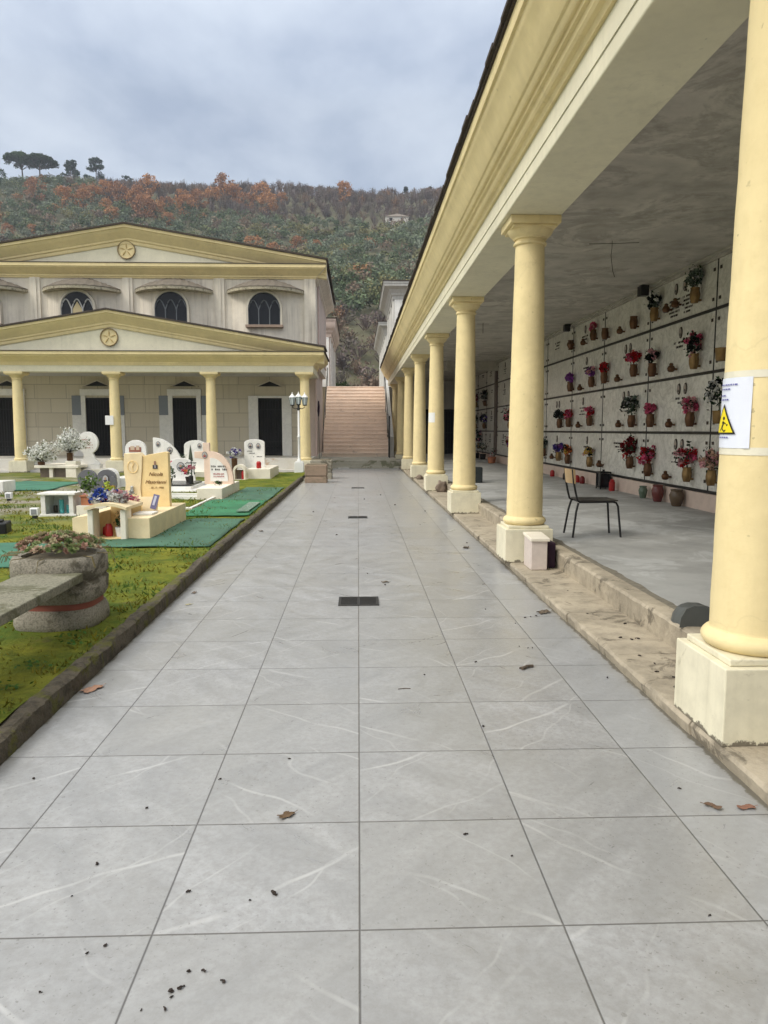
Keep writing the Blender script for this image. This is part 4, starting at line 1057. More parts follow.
m = MB(); m.box(-8.3, -8.03, 24.80, 24.806, 1.62, 1.92); tag(m.build('paper_sheet', WHITEP, loc=(-8.15,24.8,1.62)), 'small white paper notice on the central porch column', 'notice')

# ------------------------------------------------------------------ stairs and upper mausolea
m = MB(); n = 20; y0 = 32.5; pts = [(y0, .2)]
z = .28
for i in range(n):
    pts += [(y0+i*.30, .28+i*.169), (y0+i*.30, .28+(i+1)*.169-.04)]
pts += [(y0+n*.3+.1, .28+n*.169), (y0+n*.3+.1, .2)]
t = empty('staircase', (-.1,32.5,.28), 'wide pink stone staircase at the end of the paved walk', 'staircase')
m.prism(pts, 'x', -1.575, 1.36); m.build('risers', STAIR, t)
TREAD = weathered('stair_tread', (.80,.65,.54), (.52,.40,.32), rough=.8, big=1.2, fine=5, amt=.6)  # darker than the risers: shadow lines under the nosings put into the tread colour
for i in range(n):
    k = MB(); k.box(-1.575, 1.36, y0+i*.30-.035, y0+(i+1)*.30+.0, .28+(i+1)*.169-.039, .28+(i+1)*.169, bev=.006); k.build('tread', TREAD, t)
m = MB(); m.box(1.362, 1.56, 32.3, 38.6, .28, 1.0); m.rings([[(1.362,32.5,1.0),(1.56,32.5,1.0),(1.56,32.5,1.15),(1.362,32.5,1.15)],[(1.362,38.6,3.5),(1.56,38.6,3.5),(1.56,38.6,4.0),(1.362,38.6,4.0)]])
m.build('side_wall', GREYM, t)
m = MB()
for y, z in ((31.2,.28),(32.2,.28)): m.tube([(1.33,y,z),(1.33,y,z+1.75)], .022, 6)
for z in (.9,1.4,1.75): m.tube([(1.33,31.2,.28+z-.0),(1.33,32.2,.28+z)], .018, 6)
m.tube([(1.33,32.2,2.03),(1.33,33.4,2.2),(1.33,38.5,4.9)], .02, 6)
for y in (34,36,38): m.tube([(1.34,y,.28+(y-32.5)*.563),(1.34,y,2.2+(y-33.4)*.53)], .015, 6)
m.build('handrail', IRON, t)
m = MB(); m.tube([(-1.54,32.6,1.2),(-1.54,38.4,4.6)], .02, 6)
for y in (32.7,35.5,38.3): m.tube([(-1.54,y,.28+(y-32.4)*.563),(-1.54,y,1.25+(y-32.6)*.585)], .015, 6)
m.build('handrail', IRON, t)

def small_maus(x0, x1, y0, y1, z0, z1, label, mat=GREYM, ov=.36):
    t = empty('mausoleum', ((x0+x1)/2,(y0+y1)/2,z0), label, 'building')
    m = MB(); m.box(x0, x1, y0, y1, z0-.01, z1-.6); m.build('wall', mat, t)
    m = MB(); d = .05
    for x in (x0+.3, x1-.3):
        for y in (y0, y1): m.box(x-.25, x+.25, y-d if y == y0 else y+.001, y-.001 if y == y0 else y+d, z0, z1-.75)
    ys_ = np.arange(y0+.4, y1, 2.4)
    for y in ys_:
        m.box(x0-d, x0-.001, y-.22, y+.22, z0, z1-.75); m.box(x1+.001, x1+d, y-.22, y+.22, z0, z1-.75)
    build_each(m, 'pilaster', MARW, t)
    pr = [(-.2,z1-.9),(.06,z1-.9),(.08,z1-.7),(.12,z1-.69),(.16,z1-.55),(.22,z1-.5),(.28,z1-.38),(ov-.04,z1-.25),(ov-.03,z1-.12),(ov,z1-.11),(ov,z1),(-.2,z1)]
    m = MB(); cpath(m, pr, [(x0,y1),(x0,y0),(x1,y0),(x1,y1)]); m.build('cornice', mat, t, smooth=True, angle=25)
    m = MB(); m.box(x0-ov-.04, x1+ov+.04, y0-ov-.04, y1+.1, z1+.001, z1+.05); m.build('roof', ROOFT, t)
    m = MB(); cy_ = (x0+x1)/2; m.box(cy_-.5, cy_+.5, y0-.03, y0-.002, z0, z0+2.3); m.build('door', DARK, t)
    return t
small_maus(-7.5, -1.43, 38.9, 46.5, 3.66, 7.1, 'cream pink mausoleum behind the main one, left of the stair head', PINKW, .33)
small_maus(2.0, 8.0, 42, 50, 3.66, 9.53, 'tall grey mausoleum with heavy cornice right of the stair head', GREYM, .58)
small_maus(2.05, 8.0, 55, 71, 3.66, 9.2, 'farther pale grey mausoleum behind the tall one right of the stairs', GREYM, .55)

# ------------------------------------------------------------------ lamp post and stone planter at the lawn end
lx, ly = -1.92, 24.25
t = empty('lamp_post', (lx,ly,.08), 'white lamp post with three glass lanterns before the corner column', 'street lamp')
m = MB(); m.box(lx-.15,lx+.15,ly-.15,ly+.15,.03,.40,bev=.01); m.box(lx-.12,lx+.12,ly-.12,ly+.12,.401,.44,bev=.01); m.build('base', WHITEP, t)
m = MB(); m.lathe([(.06,.44),(.075,.46),(.05,.52),(.042,.56),(.042,1.2),(.055,1.22),(.055,1.25),(.036,1.28),(.033,2.08)], (lx,ly,0), 16); m.build('pole', WHITEP, t, smooth=True)
m = MB(); m.lathe([(.034,2.08),(.05,2.10),(.05,2.14),(.03,2.18),(.03,2.26)], (lx,ly,0), 12)
for s in (-1, 1): m.tube([(lx,ly,2.16),(lx+s*.10,ly,2.13),(lx+s*.19,ly,2.17),(lx+s*.20,ly,2.24)], .014, 6)
m.build('arms', BLK, t, smooth=True)
for dx, dz in ((-.20,0),(.20,0),(0,.02)):
    l_ = MB(); n = 6; c_ = (lx+dx, ly, 2.24+dz)
    l_.lathe([(.05,0),(.06,.02),(.095,.25),(.085,.25)], c_, 6); ln = l_.build('lantern', simple('frosted_glass', (.50,.56,.56), .2, var=.03), t)
    k = MB()
    for j in range(6):
        a = math.pi*j/3; k.tube([(c_[0]+.062*math.cos(a), c_[1]+.062*math.sin(a), c_[2]+.015), (c_[0]+.1*math.cos(a), c_[1]+.1*math.sin(a), c_[2]+.255)], .007, 5)
    k.lathe([(.055,-.01),(.068,.0),(.068,.02),(.05,.02)], c_, 6); k.build('cage', BLK, ln)
    k = MB(); k.lathe([(.115,.255),(.10,.275),(.05,.33),(.02,.37),(.012,.41),(.002,.43)], c_, 6); k.build('cap', WHITEP, ln)
def block_planter(x0, x1, y0, y1, h, label):
    t = empty('stone_planter', ((x0+x1)/2, (y0+y1)/2, 0), label, 'planter', 'stone planters at the lawn end')
    m = MB(); m.box(x0,x1,y0,y1,-.01,h*.30,bev=.02); m.box(x0+.02,x1-.02,y0+.02,y1-.02,h*.30,h*.38); m.box(x0,x1,y0,y1,h*.38,h,bev=.025); m.build('trough', AGG if h > .5 else weathered('reddish_stone', (.30,.22,.16), (.14,.13,.08), rough=.95, fine=9, amt=.7, bump=.6), t)
    m = MB(); m.box(x0+.05,x1-.05,y0+.05,y1-.05,h,h+.02); m.build('soil', EARTH, t)
block_planter(-1.47,-.86,20.4,20.95,.50,'low reddish stone trough planter in front at the end of the kerb')
block_planter(-1.42,-.78,22.0,22.6,.56,'mossy grey stone trough planter right behind the reddish one')
m = MB(); m.box(-.75,-.35,28.0,28.10,.004,.03,rot=Matrix.Rotation(.1,3,'Z'),bev=.006); tag(m.build('white_stick', WHITEP, loc=(-.55,28.05,0)), 'small white strip lying at the foot of the landing', 'strip')

# ------------------------------------------------------------------ concrete bench and round planter (left foreground)
t = empty('concrete_planter', (-2.27,5.28,.08), 'round washed concrete planter with red band and succulents, holding the bench slab', 'planter')
def rsq(cx, cy, hx, hy, z, p=3.2, n=40, amp=.006):
    out = []
    for j in range(n):
        a = 2*math.pi*j/n; c_, s_ = math.cos(a), math.sin(a)
        r = (abs(c_)**p+abs(s_)**p)**(-1/p); k = 1+amp*.6/hx*noise.noise(Vector((c_*3, s_*3, z*2)))
        out.append((cx+hx*r*c_*k, cy+hy*r*s_*k, z))
    return out
pc = (-2.11, 5.25)
m = MB()
m.rings([rsq(*pc, 0.245, 0.245, .05), rsq(*pc, 0.281, 0.281, .075), rsq(*pc, 0.293, 0.293, .12), rsq(*pc, 0.288, 0.288, .18), rsq(*pc, 0.268, 0.268, .225)])
m.build('foot', AGG, t, smooth=True, angle=60)
m = MB(); m.rings([rsq(*pc, 0.256, 0.256, .222), rsq(*pc, 0.256, 0.256, .272)]); m.build('red_band', REDB, t, smooth=True, angle=60)
m = MB()
m.rings([rsq(*pc, 0.268, 0.268, .27), rsq(*pc, 0.288, 0.288, .31), rsq(*pc, 0.295, 0.295, .40), rsq(*pc, 0.277, 0.277, .418), rsq(*pc, 0.281, 0.281, .43), rsq(*pc, 0.295, 0.295, .45), rsq(*pc, 0.293, 0.293, .555), rsq(*pc, 0.277, 0.277, .585), rsq(*pc, 0.228, 0.228, .585), rsq(*pc, 0.220, 0.220, .52)])
m.build('bowl', AGG, t, smooth=True, angle=60)
m = MB(); m.rings([rsq(*pc, .235, .235, .50), rsq(*pc, .22, .22, .56)]); m.build('soil', EARTH, t)
m = MB(); rnd = random.Random(9)
for i in range(210):
    a = rnd.random()*6.28; rr = .28*rnd.random()**.6; z = .60+.10*(1-(rr/.34)**2)+rnd.uniform(-.02,.03)
    c_ = Vector((pc[0]+rr*math.cos(a), pc[1]+rr*math.sin(a), z)); s = rnd.uniform(.026,.048); T = rnd.random()
    base = [(.26,.30,.13),(.34,.20,.15),(.40,.28,.20),(.16,.22,.08),(.38,.33,.2)][rnd.randint(0,4)]
    ax = Vector((rnd.gauss(0,.5)+math.cos(a)*.3, rnd.gauss(0,.5)+math.sin(a)*.3, 1)).normalized(); u = ax.orthogonal().normalized(); v = ax.cross(u)
    for ringi, (nn, tilt, ss) in enumerate(((6,.25,1.0),(5,.75,.8),(4,1.2,.55))):
        for k in range(nn):
            an = k*6.283/nn+ringi*.5; d = u*math.cos(an)+v*math.sin(an); tip = d*math.cos(tilt)+ax*math.sin(tilt); sd = ax.cross(d)*s*.32*ss
            q = rnd.uniform(.75,1.25); m.col = tuple(min(.8, b*q) for b in base)
            m.add([c_, c_+tip*s*ss*.6+sd, c_+tip*s*ss, c_+tip*s*ss*.6-sd], [(0,1,2,3)])
for i in range(26):
    a = rnd.random()*6.28; m.col = (.22,.18,.09); p0 = Vector((pc[0]+.27*math.cos(a), pc[1]+.27*math.sin(a), .59))
    m.tube([p0, p0+Vector((math.cos(a)*.1, math.sin(a)*.1, .0)), p0+Vector((math.cos(a)*.13, math.sin(a)*.13, -.07))], .003, 4)
m.build('succulents', LEAF, t, recalc=False)
t = empty('concrete_bench', (-2.06,4.3,.08), 'weathered concrete bench slab in the left foreground resting on the round planter', 'bench')
m = MB(); m.box(-2.27,-1.86,3.2,4.99,.432,.492,bev=.008); m.build('seat', weathered('dark_aggregate', (.30,.285,.215), (.08,.078,.05), rough=.95, big=3, fine=70, amt=1.0, bump=1.0, bdist=.012, patch=((.10,.10,.05), 3, .5, .7)), t)
m = MB(); m.box(-2.23,-1.90,3.25,3.5,.05,.431,bev=.02); m.build('leg', AGG, t)

# ------------------------------------------------------------------ graves
def text_mesh(txt, size, shear=0):
    cu = bpy.data.curves.new('t', 'FONT'); cu.body = txt; cu.size = size; cu.shear = shear; cu.extrude = .002; cu.align_x = 'CENTER'
    o = bpy.data.objects.new('t', cu); col.objects.link(o)
    bpy.context.view_layer.update()
    me = bpy.data.meshes.new_from_object(o.evaluated_get(bpy.context.evaluated_depsgraph_get()))
    bpy.data.objects.remove(o); bpy.data.curves.remove(cu); return me
def text_on(parent, name, txt, size, x, y, z, mat, shear=0):
    me = text_mesh(txt, size, shear); me.transform(Matrix.Rotation(math.pi/2, 4, 'X'))
    off = Vector((x, y, z))-thing_loc(parent); me.transform(Matrix.Translation(off)); me.materials.clear(); me.materials.append(mat)
    o = bpy.data.objects.new(name, me); col.objects.link(o); o.parent = parent; return o
def oval_pic(parent, x, y, z, rx, rz, shirt=(.05,.05,.06)):
    n = 20; m = MB()
    E = lambda k, d, dx=0, dz=0: [(x+dx+rx*k*math.cos(2*math.pi*j/n), y-d, z+dz+rz*k*math.sin(2*math.pi*j/n)) for j in range(n)]
    m.rings([E(1.12,0), E(1.12,.012), E(1,.014)]); m.cur = 1; m.col = (.42,.42,.42); m.add(E(.98,.016), [tuple(range(n))])
    m.col = shirt; m.add([(a, y-.018, min(c, z-.08*rz)) for a, b, c in E(.72,.018)], [tuple(range(n))])
    m.col = (.42,.27,.19); m.add(E(.33,.02,0,rz*.22), [tuple(range(n))])
    m.build('oval_portrait', [BRZD, PHOTO], parent)
def glyphs(parent, x, y, z, n, w_, h, mat=LETT):
    m = MB(); st = w_/n; q = x-w_/2
    for i in range(n):
        if rs_.random() > .12:
            ww = st*rs_.uniform(.5,.75); m.box(q, q+ww*.3, y-.004, y, z, z+h); m.box(q+ww*.7, q+ww, y-.004, y, z, z+h*rs_.uniform(.6,1)); m.box(q+ww*.3, q+ww*.7, y-.004, y, z+h*rs_.choice((0,.4,.75)), z+h*rs_.choice((.2,.6,1)))
        q += st
    m.build('lettering', mat, parent)
def flowers(name, c, rad, cols, label, pot=None, n=80, leafn=50, fs=.05, up=1.0, group=None, dark=(.03,.06,.02), seed=0):
    rnd = random.Random(int(abs(c[0])*50+c[1]*7)+seed)
    t = empty(name, c, label, 'flowers', group)
    if pot:
        mt, r, h = pot; p = MB(); p.lathe([(r*.7,0),(r*.8,.01),(r*.95,h*.5),(r*1.1,h*.95),(r*1.1,h),(r*.9,h)], c, 18); p.build('pot', mt, t, smooth=True); c = (c[0], c[1], c[2]+h)
    b = MB(); bouquet(b, (c[0], c[1], c[2]+rad*.75*up), rad, cols, rnd, n, leafn, up, fs, dark); b.v = [(x, y, max(z, c[2]+.002 if not pot else c[2]-.02)) for x, y, z in b.v]
    b.build('blossom', PETAL, t, recalc=False); return t
G = .085
# A: yellow marble grave
t = empty('grave', (-3.1,10.2,G), 'yellow marble grave with a tall headstone and arched flower niche nearest the camera', 'grave')
m = MB(); m.box(-2.88,-2.60,9.25,11.2,.03,.36,bev=.006); m.box(-3.56,-3.30,9.27,11.2,.03,.36,bev=.006); m.box(-3.30,-2.88,10.3,11.2,.03,.36,bev=.006); m.build('tomb', MARYL, t)
m = MB(); m.prism([(-3.56,.361),(-3.30,.361),(-3.30,.40)], 'y', 9.27, 10.3); m.build('wing', MARYL, t)
m = MB(); m.box(-3.29,-2.89,9.9,9.95,.03,.5); m.build('niche_back', MARY, t)
m = MB(); m.box(-3.335,-3.265,9.16,9.40,.03,.47,bev=.01); m.box(-2.935,-2.865,9.16,9.40,.03,.47,bev=.01)
build_each(m, 'niche_post', MARC, t)
m = MB(); rs = []
for i in range(13):
    u = -1+2*i/12; x = -3.10+u*.255; z = .47+.055*(1-u*u)
    rs.append([(x,9.12,z),(x,9.12,z+.035),(x,9.85,z+.035),(x,9.85,z)])
m.rings(rs); m.build('niche_roof', MARYL, t, smooth=True, angle=40)
m = MB(); m.box(-3.26,-2.94,9.2,9.9,.03,.115); m.build('niche_floor', MARY, t)
m = MB()   # headstone: wavy outline in two halves
right = [(-3.08,.36),(-2.70,.36),(-2.705,1.13),(-2.74,1.145),(-2.99,1.10),(-3.06,1.08),(-3.075,.85),(-3.10,.62)]
m.prism(right, 'y', 10.66, 10.78); hs = m.build('headstone', MARY, t, bevel=.006)
m = MB(); left = [(-3.34,.36),(-3.082,.36),(-3.102,.62),(-3.078,.85),(-3.062,1.09),(-3.10,1.13),(-3.32,1.12),(-3.335,.9),(-3.31,.7)]
m.prism(left, 'y', 10.64, 10.79); m.build('side_stone', MARYL, hs, bevel=.008)
m = MB(); n = 24
m.rings([[(-3.20+r*math.cos(2*math.pi*j/n), 10.64-d, .93+1.15*r*math.sin(2*math.pi*j/n)) for j in range(n)] for r, d in ((.078,0),(.078,.008),(.07,.008),(.068,.0))], caps=False)
m.tube([(-3.20,10.636,.87),(-3.21,10.632,.93),(-3.18,10.632,.98),(-3.21,10.632,1.0)], .006, 5); m.build('carved_medallion', MARY, hs)
m = MB(); m.cur = 0; m.col = (.06,.05,.06); m.box(-2.925,-2.855,10.652,10.659,.90,.955); m.col = (.30,.17,.12); m.box(-2.905,-2.88,10.652,10.659,.957,1.01); m.col = (.6,.6,.62); m.box(-2.895,-2.885,10.648,10.652,.91,.955); m.build('portrait', PHOTO, hs)
NI = simple('brown_lettering', (.20,.09,.03), .6)
text_on(hs, 'name_lettering', 'Nicola', .075, -2.89, 10.655, .80, NI, .4)
text_on(hs, 'name_lettering', 'Mastrianni', .07, -2.895, 10.655, .69, NI, .4)
text_on(hs, 'date_lettering', '. 25 . 5 . 1956', .036, -2.88, 10.655, .62, NI, .2)
m = MB(); m.box(-3.235,-3.195,10.60,10.638,.56,.66,bev=.01); m.build('votive_lamp', simple('silver', (.5,.5,.5), .3, .8), hs)
tb = empty('memorial_tablet', (-2.78,10.0,.361), 'cream marble tablet with a small photo propped before the yellow headstone', 'tablet')
m = MB(); m.box(-2.97,-2.70,9.98,10.01,.362,.56,rot=Matrix.Rotation(R(-18),3,'X'),piv=(-2.8,10,.362),bev=.004); m.build('slab', MARYL, tb)
m = MB(); m.col = (.14,.13,.24); m.box(-2.79,-2.71,9.95,9.955,.40,.60,rot=Matrix.Rotation(R(-14),3,'X') @ Matrix.Rotation(R(14),3,'Y'),piv=(-2.75,9.95,.40)); m.col = (.5,.5,.6); m.box(-2.77,-2.74,9.945,9.949,.45,.58,rot=Matrix.Rotation(R(-14),3,'X') @ Matrix.Rotation(R(14),3,'Y'),piv=(-2.75,9.95,.40)); m.build('photo', PHOTO, tb)
m = MB(); m.box(-3.10,-2.86,9.5,9.9,.525,.54,rot=Matrix.Rotation(R(-4),3,'X')); 
m = MB(); m.box(-2.90,-2.65,9.55,9.85,.361,.385,bev=.004); tag(m.build('marble_plaque', MARW, loc=(-2.78,9.7,.361)), 'flat white marble plaque lying on the yellow grave', 'plaque')
flowers('flower_bunch', (-3.05,9.40,.54), .15, ['white','white','lightpink','blue','white'], 'white and pale pink artificial flowers on the right of the niche roof', None, 300, 10, .09, .6)
flowers('flower_bunch', (-3.22,9.38,.53), .14, ['white','blue','blue','red','white'], 'white, red and blue artificial flowers on the arched niche roof', None, 330, 20, .085, .62)
flowers('flower_bunch', (-2.97,9.75,.52), .11, ['lightpink','pink','white'], 'pink and white flowers just left of the yellow headstone foot', None, 60, 15, .05, .9)
m = MB(); m.lathe([(.05,0),(.06,.05),(.07,.12),(.06,.12)], (-2.99,9.35,.116), 16)
tp = empty('niche_plant', (-2.99,9.35,.116), 'white pot with dark green plant inside the arched niche', 'potted plant'); m.build('pot', WHITEP, tp, smooth=True)
b = MB(); bouquet(b, (-3.0,9.40,.33), .09, ['green','white','green'], random.Random(2), 30, 90, 1.2, .03, (.02,.05,.015)); b.build('leaves', LEAF, tp, recalc=False)
m = MB(); m.lathe([(.045,0),(.05,.02),(.05,.12),(.03,.16)], (-3.15,9.38,.116), 14); tag(m.build('grave_candle', REDC, loc=(-3.15,9.38,.116), smooth=True), 'red candle inside the arched niche beside the white pot', 'candle')
m = MB(); m.lathe([(.04,0),(.05,.02),(.045,.09),(.03,.11)], (-3.22,9.5,.116), 14); tag(m.build('grave_candle', REDC, loc=(-3.22,9.5,.116), smooth=True), 'shorter red candle at the back left of the arched niche', 'candle')

# B: grey double heart
t = empty('grave', (-4.55,13.0,G), 'small grave with two overlapping grey granite hearts', 'grave')
def heart(cx, z0, w_, h_):
    pts = []
    for j in range(40):
        a = 2*math.pi*j/40; x = 16*math.sin(a)**3; z = 13*math.cos(a)-5*math.cos(2*a)-2*math.cos(3*a)-math.cos(4*a)
        pts.append((cx+x/32*w_, z0+(z+17)/30*h_))
    return pts
m = MB(); m.prism(heart(-4.54,.17,.66,.62), 'y', 13.0, 13.08); hs = m.build('headstone', MARG, t, bevel=.005)
m = MB(); m.prism(heart(-4.36,.17,.36,.50), 'y', 12.93, 12.998); m.build('small_heart', MARG, hs, bevel=.004)
m = MB(); m.box(-4.9,-4.15,12.3,13.2,.04,.18,bev=.01); m.build('base', MARW, t)
oval_pic(hs, -4.68, 13.0, .60, .075, .05); oval_pic(hs, -4.36, 12.93, .60, .05, .075)
flowers('flower_bunch', (-4.22,12.6,.19), .17, ['lime','yellow','lime'], 'lime yellow flowers beside the grey heart headstone', (TERRA,.07,.1), 130, 40, .06)
flowers('flower_bunch', (-4.62,12.5,.182), .13, ['white','lightpink','white'], 'white flowers at the foot of the grey heart headstone', None, 200, 20, .08)
flowers('flower_bunch', (-4.42,12.4,.182), .11, ['darkred','red','white'], 'dark red flowers at the foot of the small grey heart', None, 140, 20, .07)
# C: glazed white box and terracotta trough
t = empty('glazed_shrine', (-4.8,12.05,G), 'low white marble glazed box shrine on the gravel', 'shrine')
m = MB(); m.box(-5.09,-4.5,11.88,12.35,.03,.115,bev=.005); m.box(-5.05,-4.98,11.90,12.3,.115,.42,bev=.004); m.box(-4.61,-4.54,11.90,12.3,.115,.42,bev=.004); m.box(-5.09,-4.50,11.87,12.33,.421,.455,bev=.005); m.box(-4.98,-4.61,12.26,12.3,.115,.42); m.build('frame', MARW, t)
def thin_glass():
    m_, nt_, b = newmat('shrine_glass'); b.inputs['Base Color'].default_value = (.9,.95,.95,1); b.inputs['Transmission Weight'].default_value = 1; b.inputs['Roughness'].default_value = .05; b.inputs['IOR'].default_value = 1.05
    return m_
m = MB(); m.box(-4.978,-4.612,11.93,11.935,.118,.418); m.build('glass', thin_glass(), t)
TEAL = simple('teal_glass', (.10,.42,.42), .3)
for x, y, h, lab in ((-4.78,12.05,.22,'tall teal candle glass inside the glazed shrine'),(-4.69,12.1,.13,'short pale teal candle glass inside the glazed shrine'),(-4.9,12.1,.12,'brownish candle glass inside the glazed shrine, leftmost')):
    m = MB(); m.lathe([(.03,0),(.036,.01),(.036,h),(.028,h)], (x,y,.116), 14); tag(m.build('candle_glass', TEAL if 'teal' in lab else BRZD, loc=(x,y,.116), smooth=True), lab, 'candle')
t = empty('flower_trough', (-4.2,12.0,G), 'terracotta trough with a yellow green bush beside the glazed shrine', 'planter')
m = MB(); m.box(-4.495,-4.02,11.9,12.3,.03,.25,bev=.006); m.build('plinth', MARC, t)
m = MB(); m.box(-4.44,-4.16,11.95,12.15,.251,.385,bev=.01); m.box(-4.455,-4.145,11.935,12.165,.386,.41,bev=.006); m.build('trough', TERRA, t)
b = MB(); bouquet(b, (-4.34,12.05,.58), .20, ['green','lime','green','yellow'], random.Random(8), 60, 190, .9, .04, (.06,.10,.02)); b.build('bush', LEAF, t, recalc=False)
# D: marble table tomb with white flower bushes and pear shaped stone
t = empty('grave', (-8.65,21.9,G), 'low table tomb of white and brown marble bearing white flower bushes', 'grave')
m = MB(); m.box(-9.3,-8.05,21.6,23.2,.36,.44,bev=.01); m.box(-8.9,-8.8,21.65,23.1,.03,.36); m.box(-8.42,-8.12,21.62,22.0,.03,.56,bev=.01); m.box(-8.6,-7.55,22.1,23.0,.03,.30,bev=.01); m.build('slab', MARC, t)
m = MB(); m.box(-9.2,-8.45,21.75,23.1,.03,.36); m.build('brown_panel', simple('brown_marble',(.16,.12,.09),.4,var=.4), t)
m = MB(); n = 28; prof = []
for j in range(n+1):
    a = -math.pi*.36+(math.pi*1.72)*j/n; prof.append((-8.06+.31*math.sin(math.pi/2-a+math.pi/2-math.pi/2)*1.0 if False else -8.06+.30*math.cos(a), 1.07+.33*math.sin(a)))
prof += [(-8.20,.60),(-8.36,.44),(-7.72,.44),(-7.86,.60)]
m.prism(prof, 'y', 22.45, 22.57); m.build('headstone', MARW, t, bevel=.006)
hs = t.children[-1]
m = MB(); m.box(-8.4,-7.7,22.35,22.66,.30,.438); m.build('headstone_base', MARW, t)
for k_ in range(4): glyphs(hs, -8.06, 22.45, 1.15-.08*k_, 8, .34, .03, simple('red_brown_lettering', (.35,.13,.08), .6))
def white_bush(c, r, vase, label, seed, hh):
    rnd = random.Random(seed); t = empty('white_flower_bush', c, label, 'flowers')
    v = MB(); vr, vh = vase; v.lathe([(vr*.7,0),(vr,.02),(vr,vh*.9),(vr*1.1,vh),(vr*.8,vh)], c, 14); v.build('vase', BRZ, t, smooth=True)
    b = MB(); base = Vector((c[0], c[1], c[2]+vh))
    for i in range(60):
        a = rnd.random()*6.28; el = rnd.uniform(.25,1.5); L_ = r*rnd.uniform(.7,1.15)
        d = Vector((math.cos(a)*math.cos(el), math.sin(a)*math.cos(el)*.8, math.sin(el)*hh)).normalized()*L_
        b.col = (.10,.08,.05); b.tube([base, base+d*.6, base+d+Vector((0,0,.03))], .004, 4)
        for k in range(34):
            q = base+d*rnd.uniform(.3,1.05)+Vector((rnd.gauss(0,.03),rnd.gauss(0,.03),rnd.gauss(0,.03))); s_ = rnd.uniform(.72,.88); b.col = (s_, s_, s_*.94) if rnd.random() < .85 else (.2,.22,.12)
            b.leaf(q, rnd.uniform(.04,.075), rnd, 0, .8)
    b.build('blossom', PETAL, t, recalc=False)
white_bush((-9.15,21.75,.44), .52, (.10,.10), 'spreading low white blossom bush, left of the two on the table tomb', 1, .8)
white_bush((-8.33,21.75,.561), .62, (.085,.24), 'tall white blossom bush in a brown vase, right of the two', 2, 1.3)
# E small dome stone, F quarter arc, G cypress stone
t = empty('grave', (-5.6,18.9,G), 'white round topped headstone with dark red flowers behind the yellow one', 'grave')
m = MB(); P_ = [(-5.86,.3),(-5.34,.3),(-5.34,.98)]+[(-5.60+.26*math.cos(a*math.pi/12), .98+.22*math.sin(a*math.pi/12)) for a in range(1,12)]+[(-5.86,.98)]; m.prism(P_, 'y', 18.9, 19.0); hs = m.build('headstone', MARW, t, bevel=.006)
m = MB(); m.box(-5.95,-5.2,18.0,19.1,.03,.299,bev=.01); m.build('base', MARW, t)
m = MB(); m.col = (.30,.12,.08); m.box(-5.76,-5.46,18.885,18.899,.90,1.02); m.col = (.55,.42,.30); m.box(-5.72,-5.62,18.88,18.884,.95,1.05); m.box(-5.58,-5.50,18.88,18.884,.95,1.06); m.build('relief', PHOTO, hs)
def arch_shrine(x0, x1, y, z1, label, stone, inner=(.08,.06,.05)):
    t = empty('arched_shrine', ((x0+x1)/2, y, G), label, 'shrine'); cx = (x0+x1)/2; hw = (x1-x0)/2; r = hw*.72
    m = MB(); zc_ = z1-r-.06; n = 10
    inn = [(cx-r,.09),(cx-r,zc_)]+[(cx-r*math.cos(math.pi*j/n), zc_+r*.9*math.sin(math.pi*j/n)) for j in range(1,n)]+[(cx+r,zc_),(cx+r,.09)]
    out = [(x0,.09),(x0,zc_+.02)]+[(cx-hw*math.cos(math.pi*j/n), zc_+.02+(z1-zc_-.02)*math.sin(math.pi*j/n)) for j in range(1,n)]+[(x1,zc_+.02),(x1,.09)]
    N_ = len(inn)
    for ya in (y,):
        m.add([(a,y,b) for a,b in inn]+[(a,y,b) for a,b in out]+[(a,y+.35,b) for a,b in inn]+[(a,y+.35,b) for a,b in out],
              [(i,i+1,N_+i+1,N_+i) for i in range(N_-1)]+[(i,i+1,2*N_+i+1,2*N_+i) for i in range(N_-1)]+[(N_+i,N_+i+1,3*N_+i+1,3*N_+i) for i in range(N_-1)]+[(2*N_+i,2*N_+i+1,3*N_+i+1,3*N_+i) for i in range(N_-1)])
    m.box(x0-.03,x1+.03,y-.03,y+.38,.03,.089); m.build('arch', stone, t)
    k = MB(); k.box(x0+.02,x1-.02,y+.30,y+.34,.09,zc_+.02); k.build('back', simple('shrine_back', inner, .8), t)
    return t
arch_shrine(-6.12,-5.72,17.6,.55,'small white arched shrine with dark opening left of the yellow headstone', MARW, (.12,.02,.02))
m = MB(); m.lathe([(.05,0),(.055,.02),(.055,.15),(.03,.18)], (-5.9,17.75,.09), 12); tag(m.build('grave_candle', REDC, loc=(-5.9,17.75,.09), smooth=True), 'red candle in the small white shrine left of the yellow headstone', 'candle')
t = empty('grave', (-5.2,20.8,G), 'white quarter circle headstone with two oval portraits', 'grave')
m = MB(); P_ = [(-5.68,.25),(-4.86,.25)]+[(-5.68+.82*math.cos(a*math.pi/28)*1.0, .25+.99*math.sin(a*math.pi/28)) for a in range(1,15)]; m.prism(P_, 'y', 20.8, 20.92); hs = m.build('headstone', MARW, t, bevel=.006)
m = MB(); m.box(-5.75,-4.75,19.8,21.0,.03,.249,bev=.01); m.build('base', MARC, t)
oval_pic(hs, -5.54, 20.8, 1.06, .055, .07); oval_pic(hs, -5.22, 20.8, .90, .07, .075)
glyphs(hs, -5.38, 20.8, .78, 9, .42, .035); glyphs(hs, -5.34, 20.8, .71, 7, .34, .035)
flowers('flower_bunch', (-5.15,20.5,.251), .12, ['red','pink','white'], 'red and white flowers in a pot before the quarter circle headstone', (BRZ,.06,.15), 60, 30, .05)
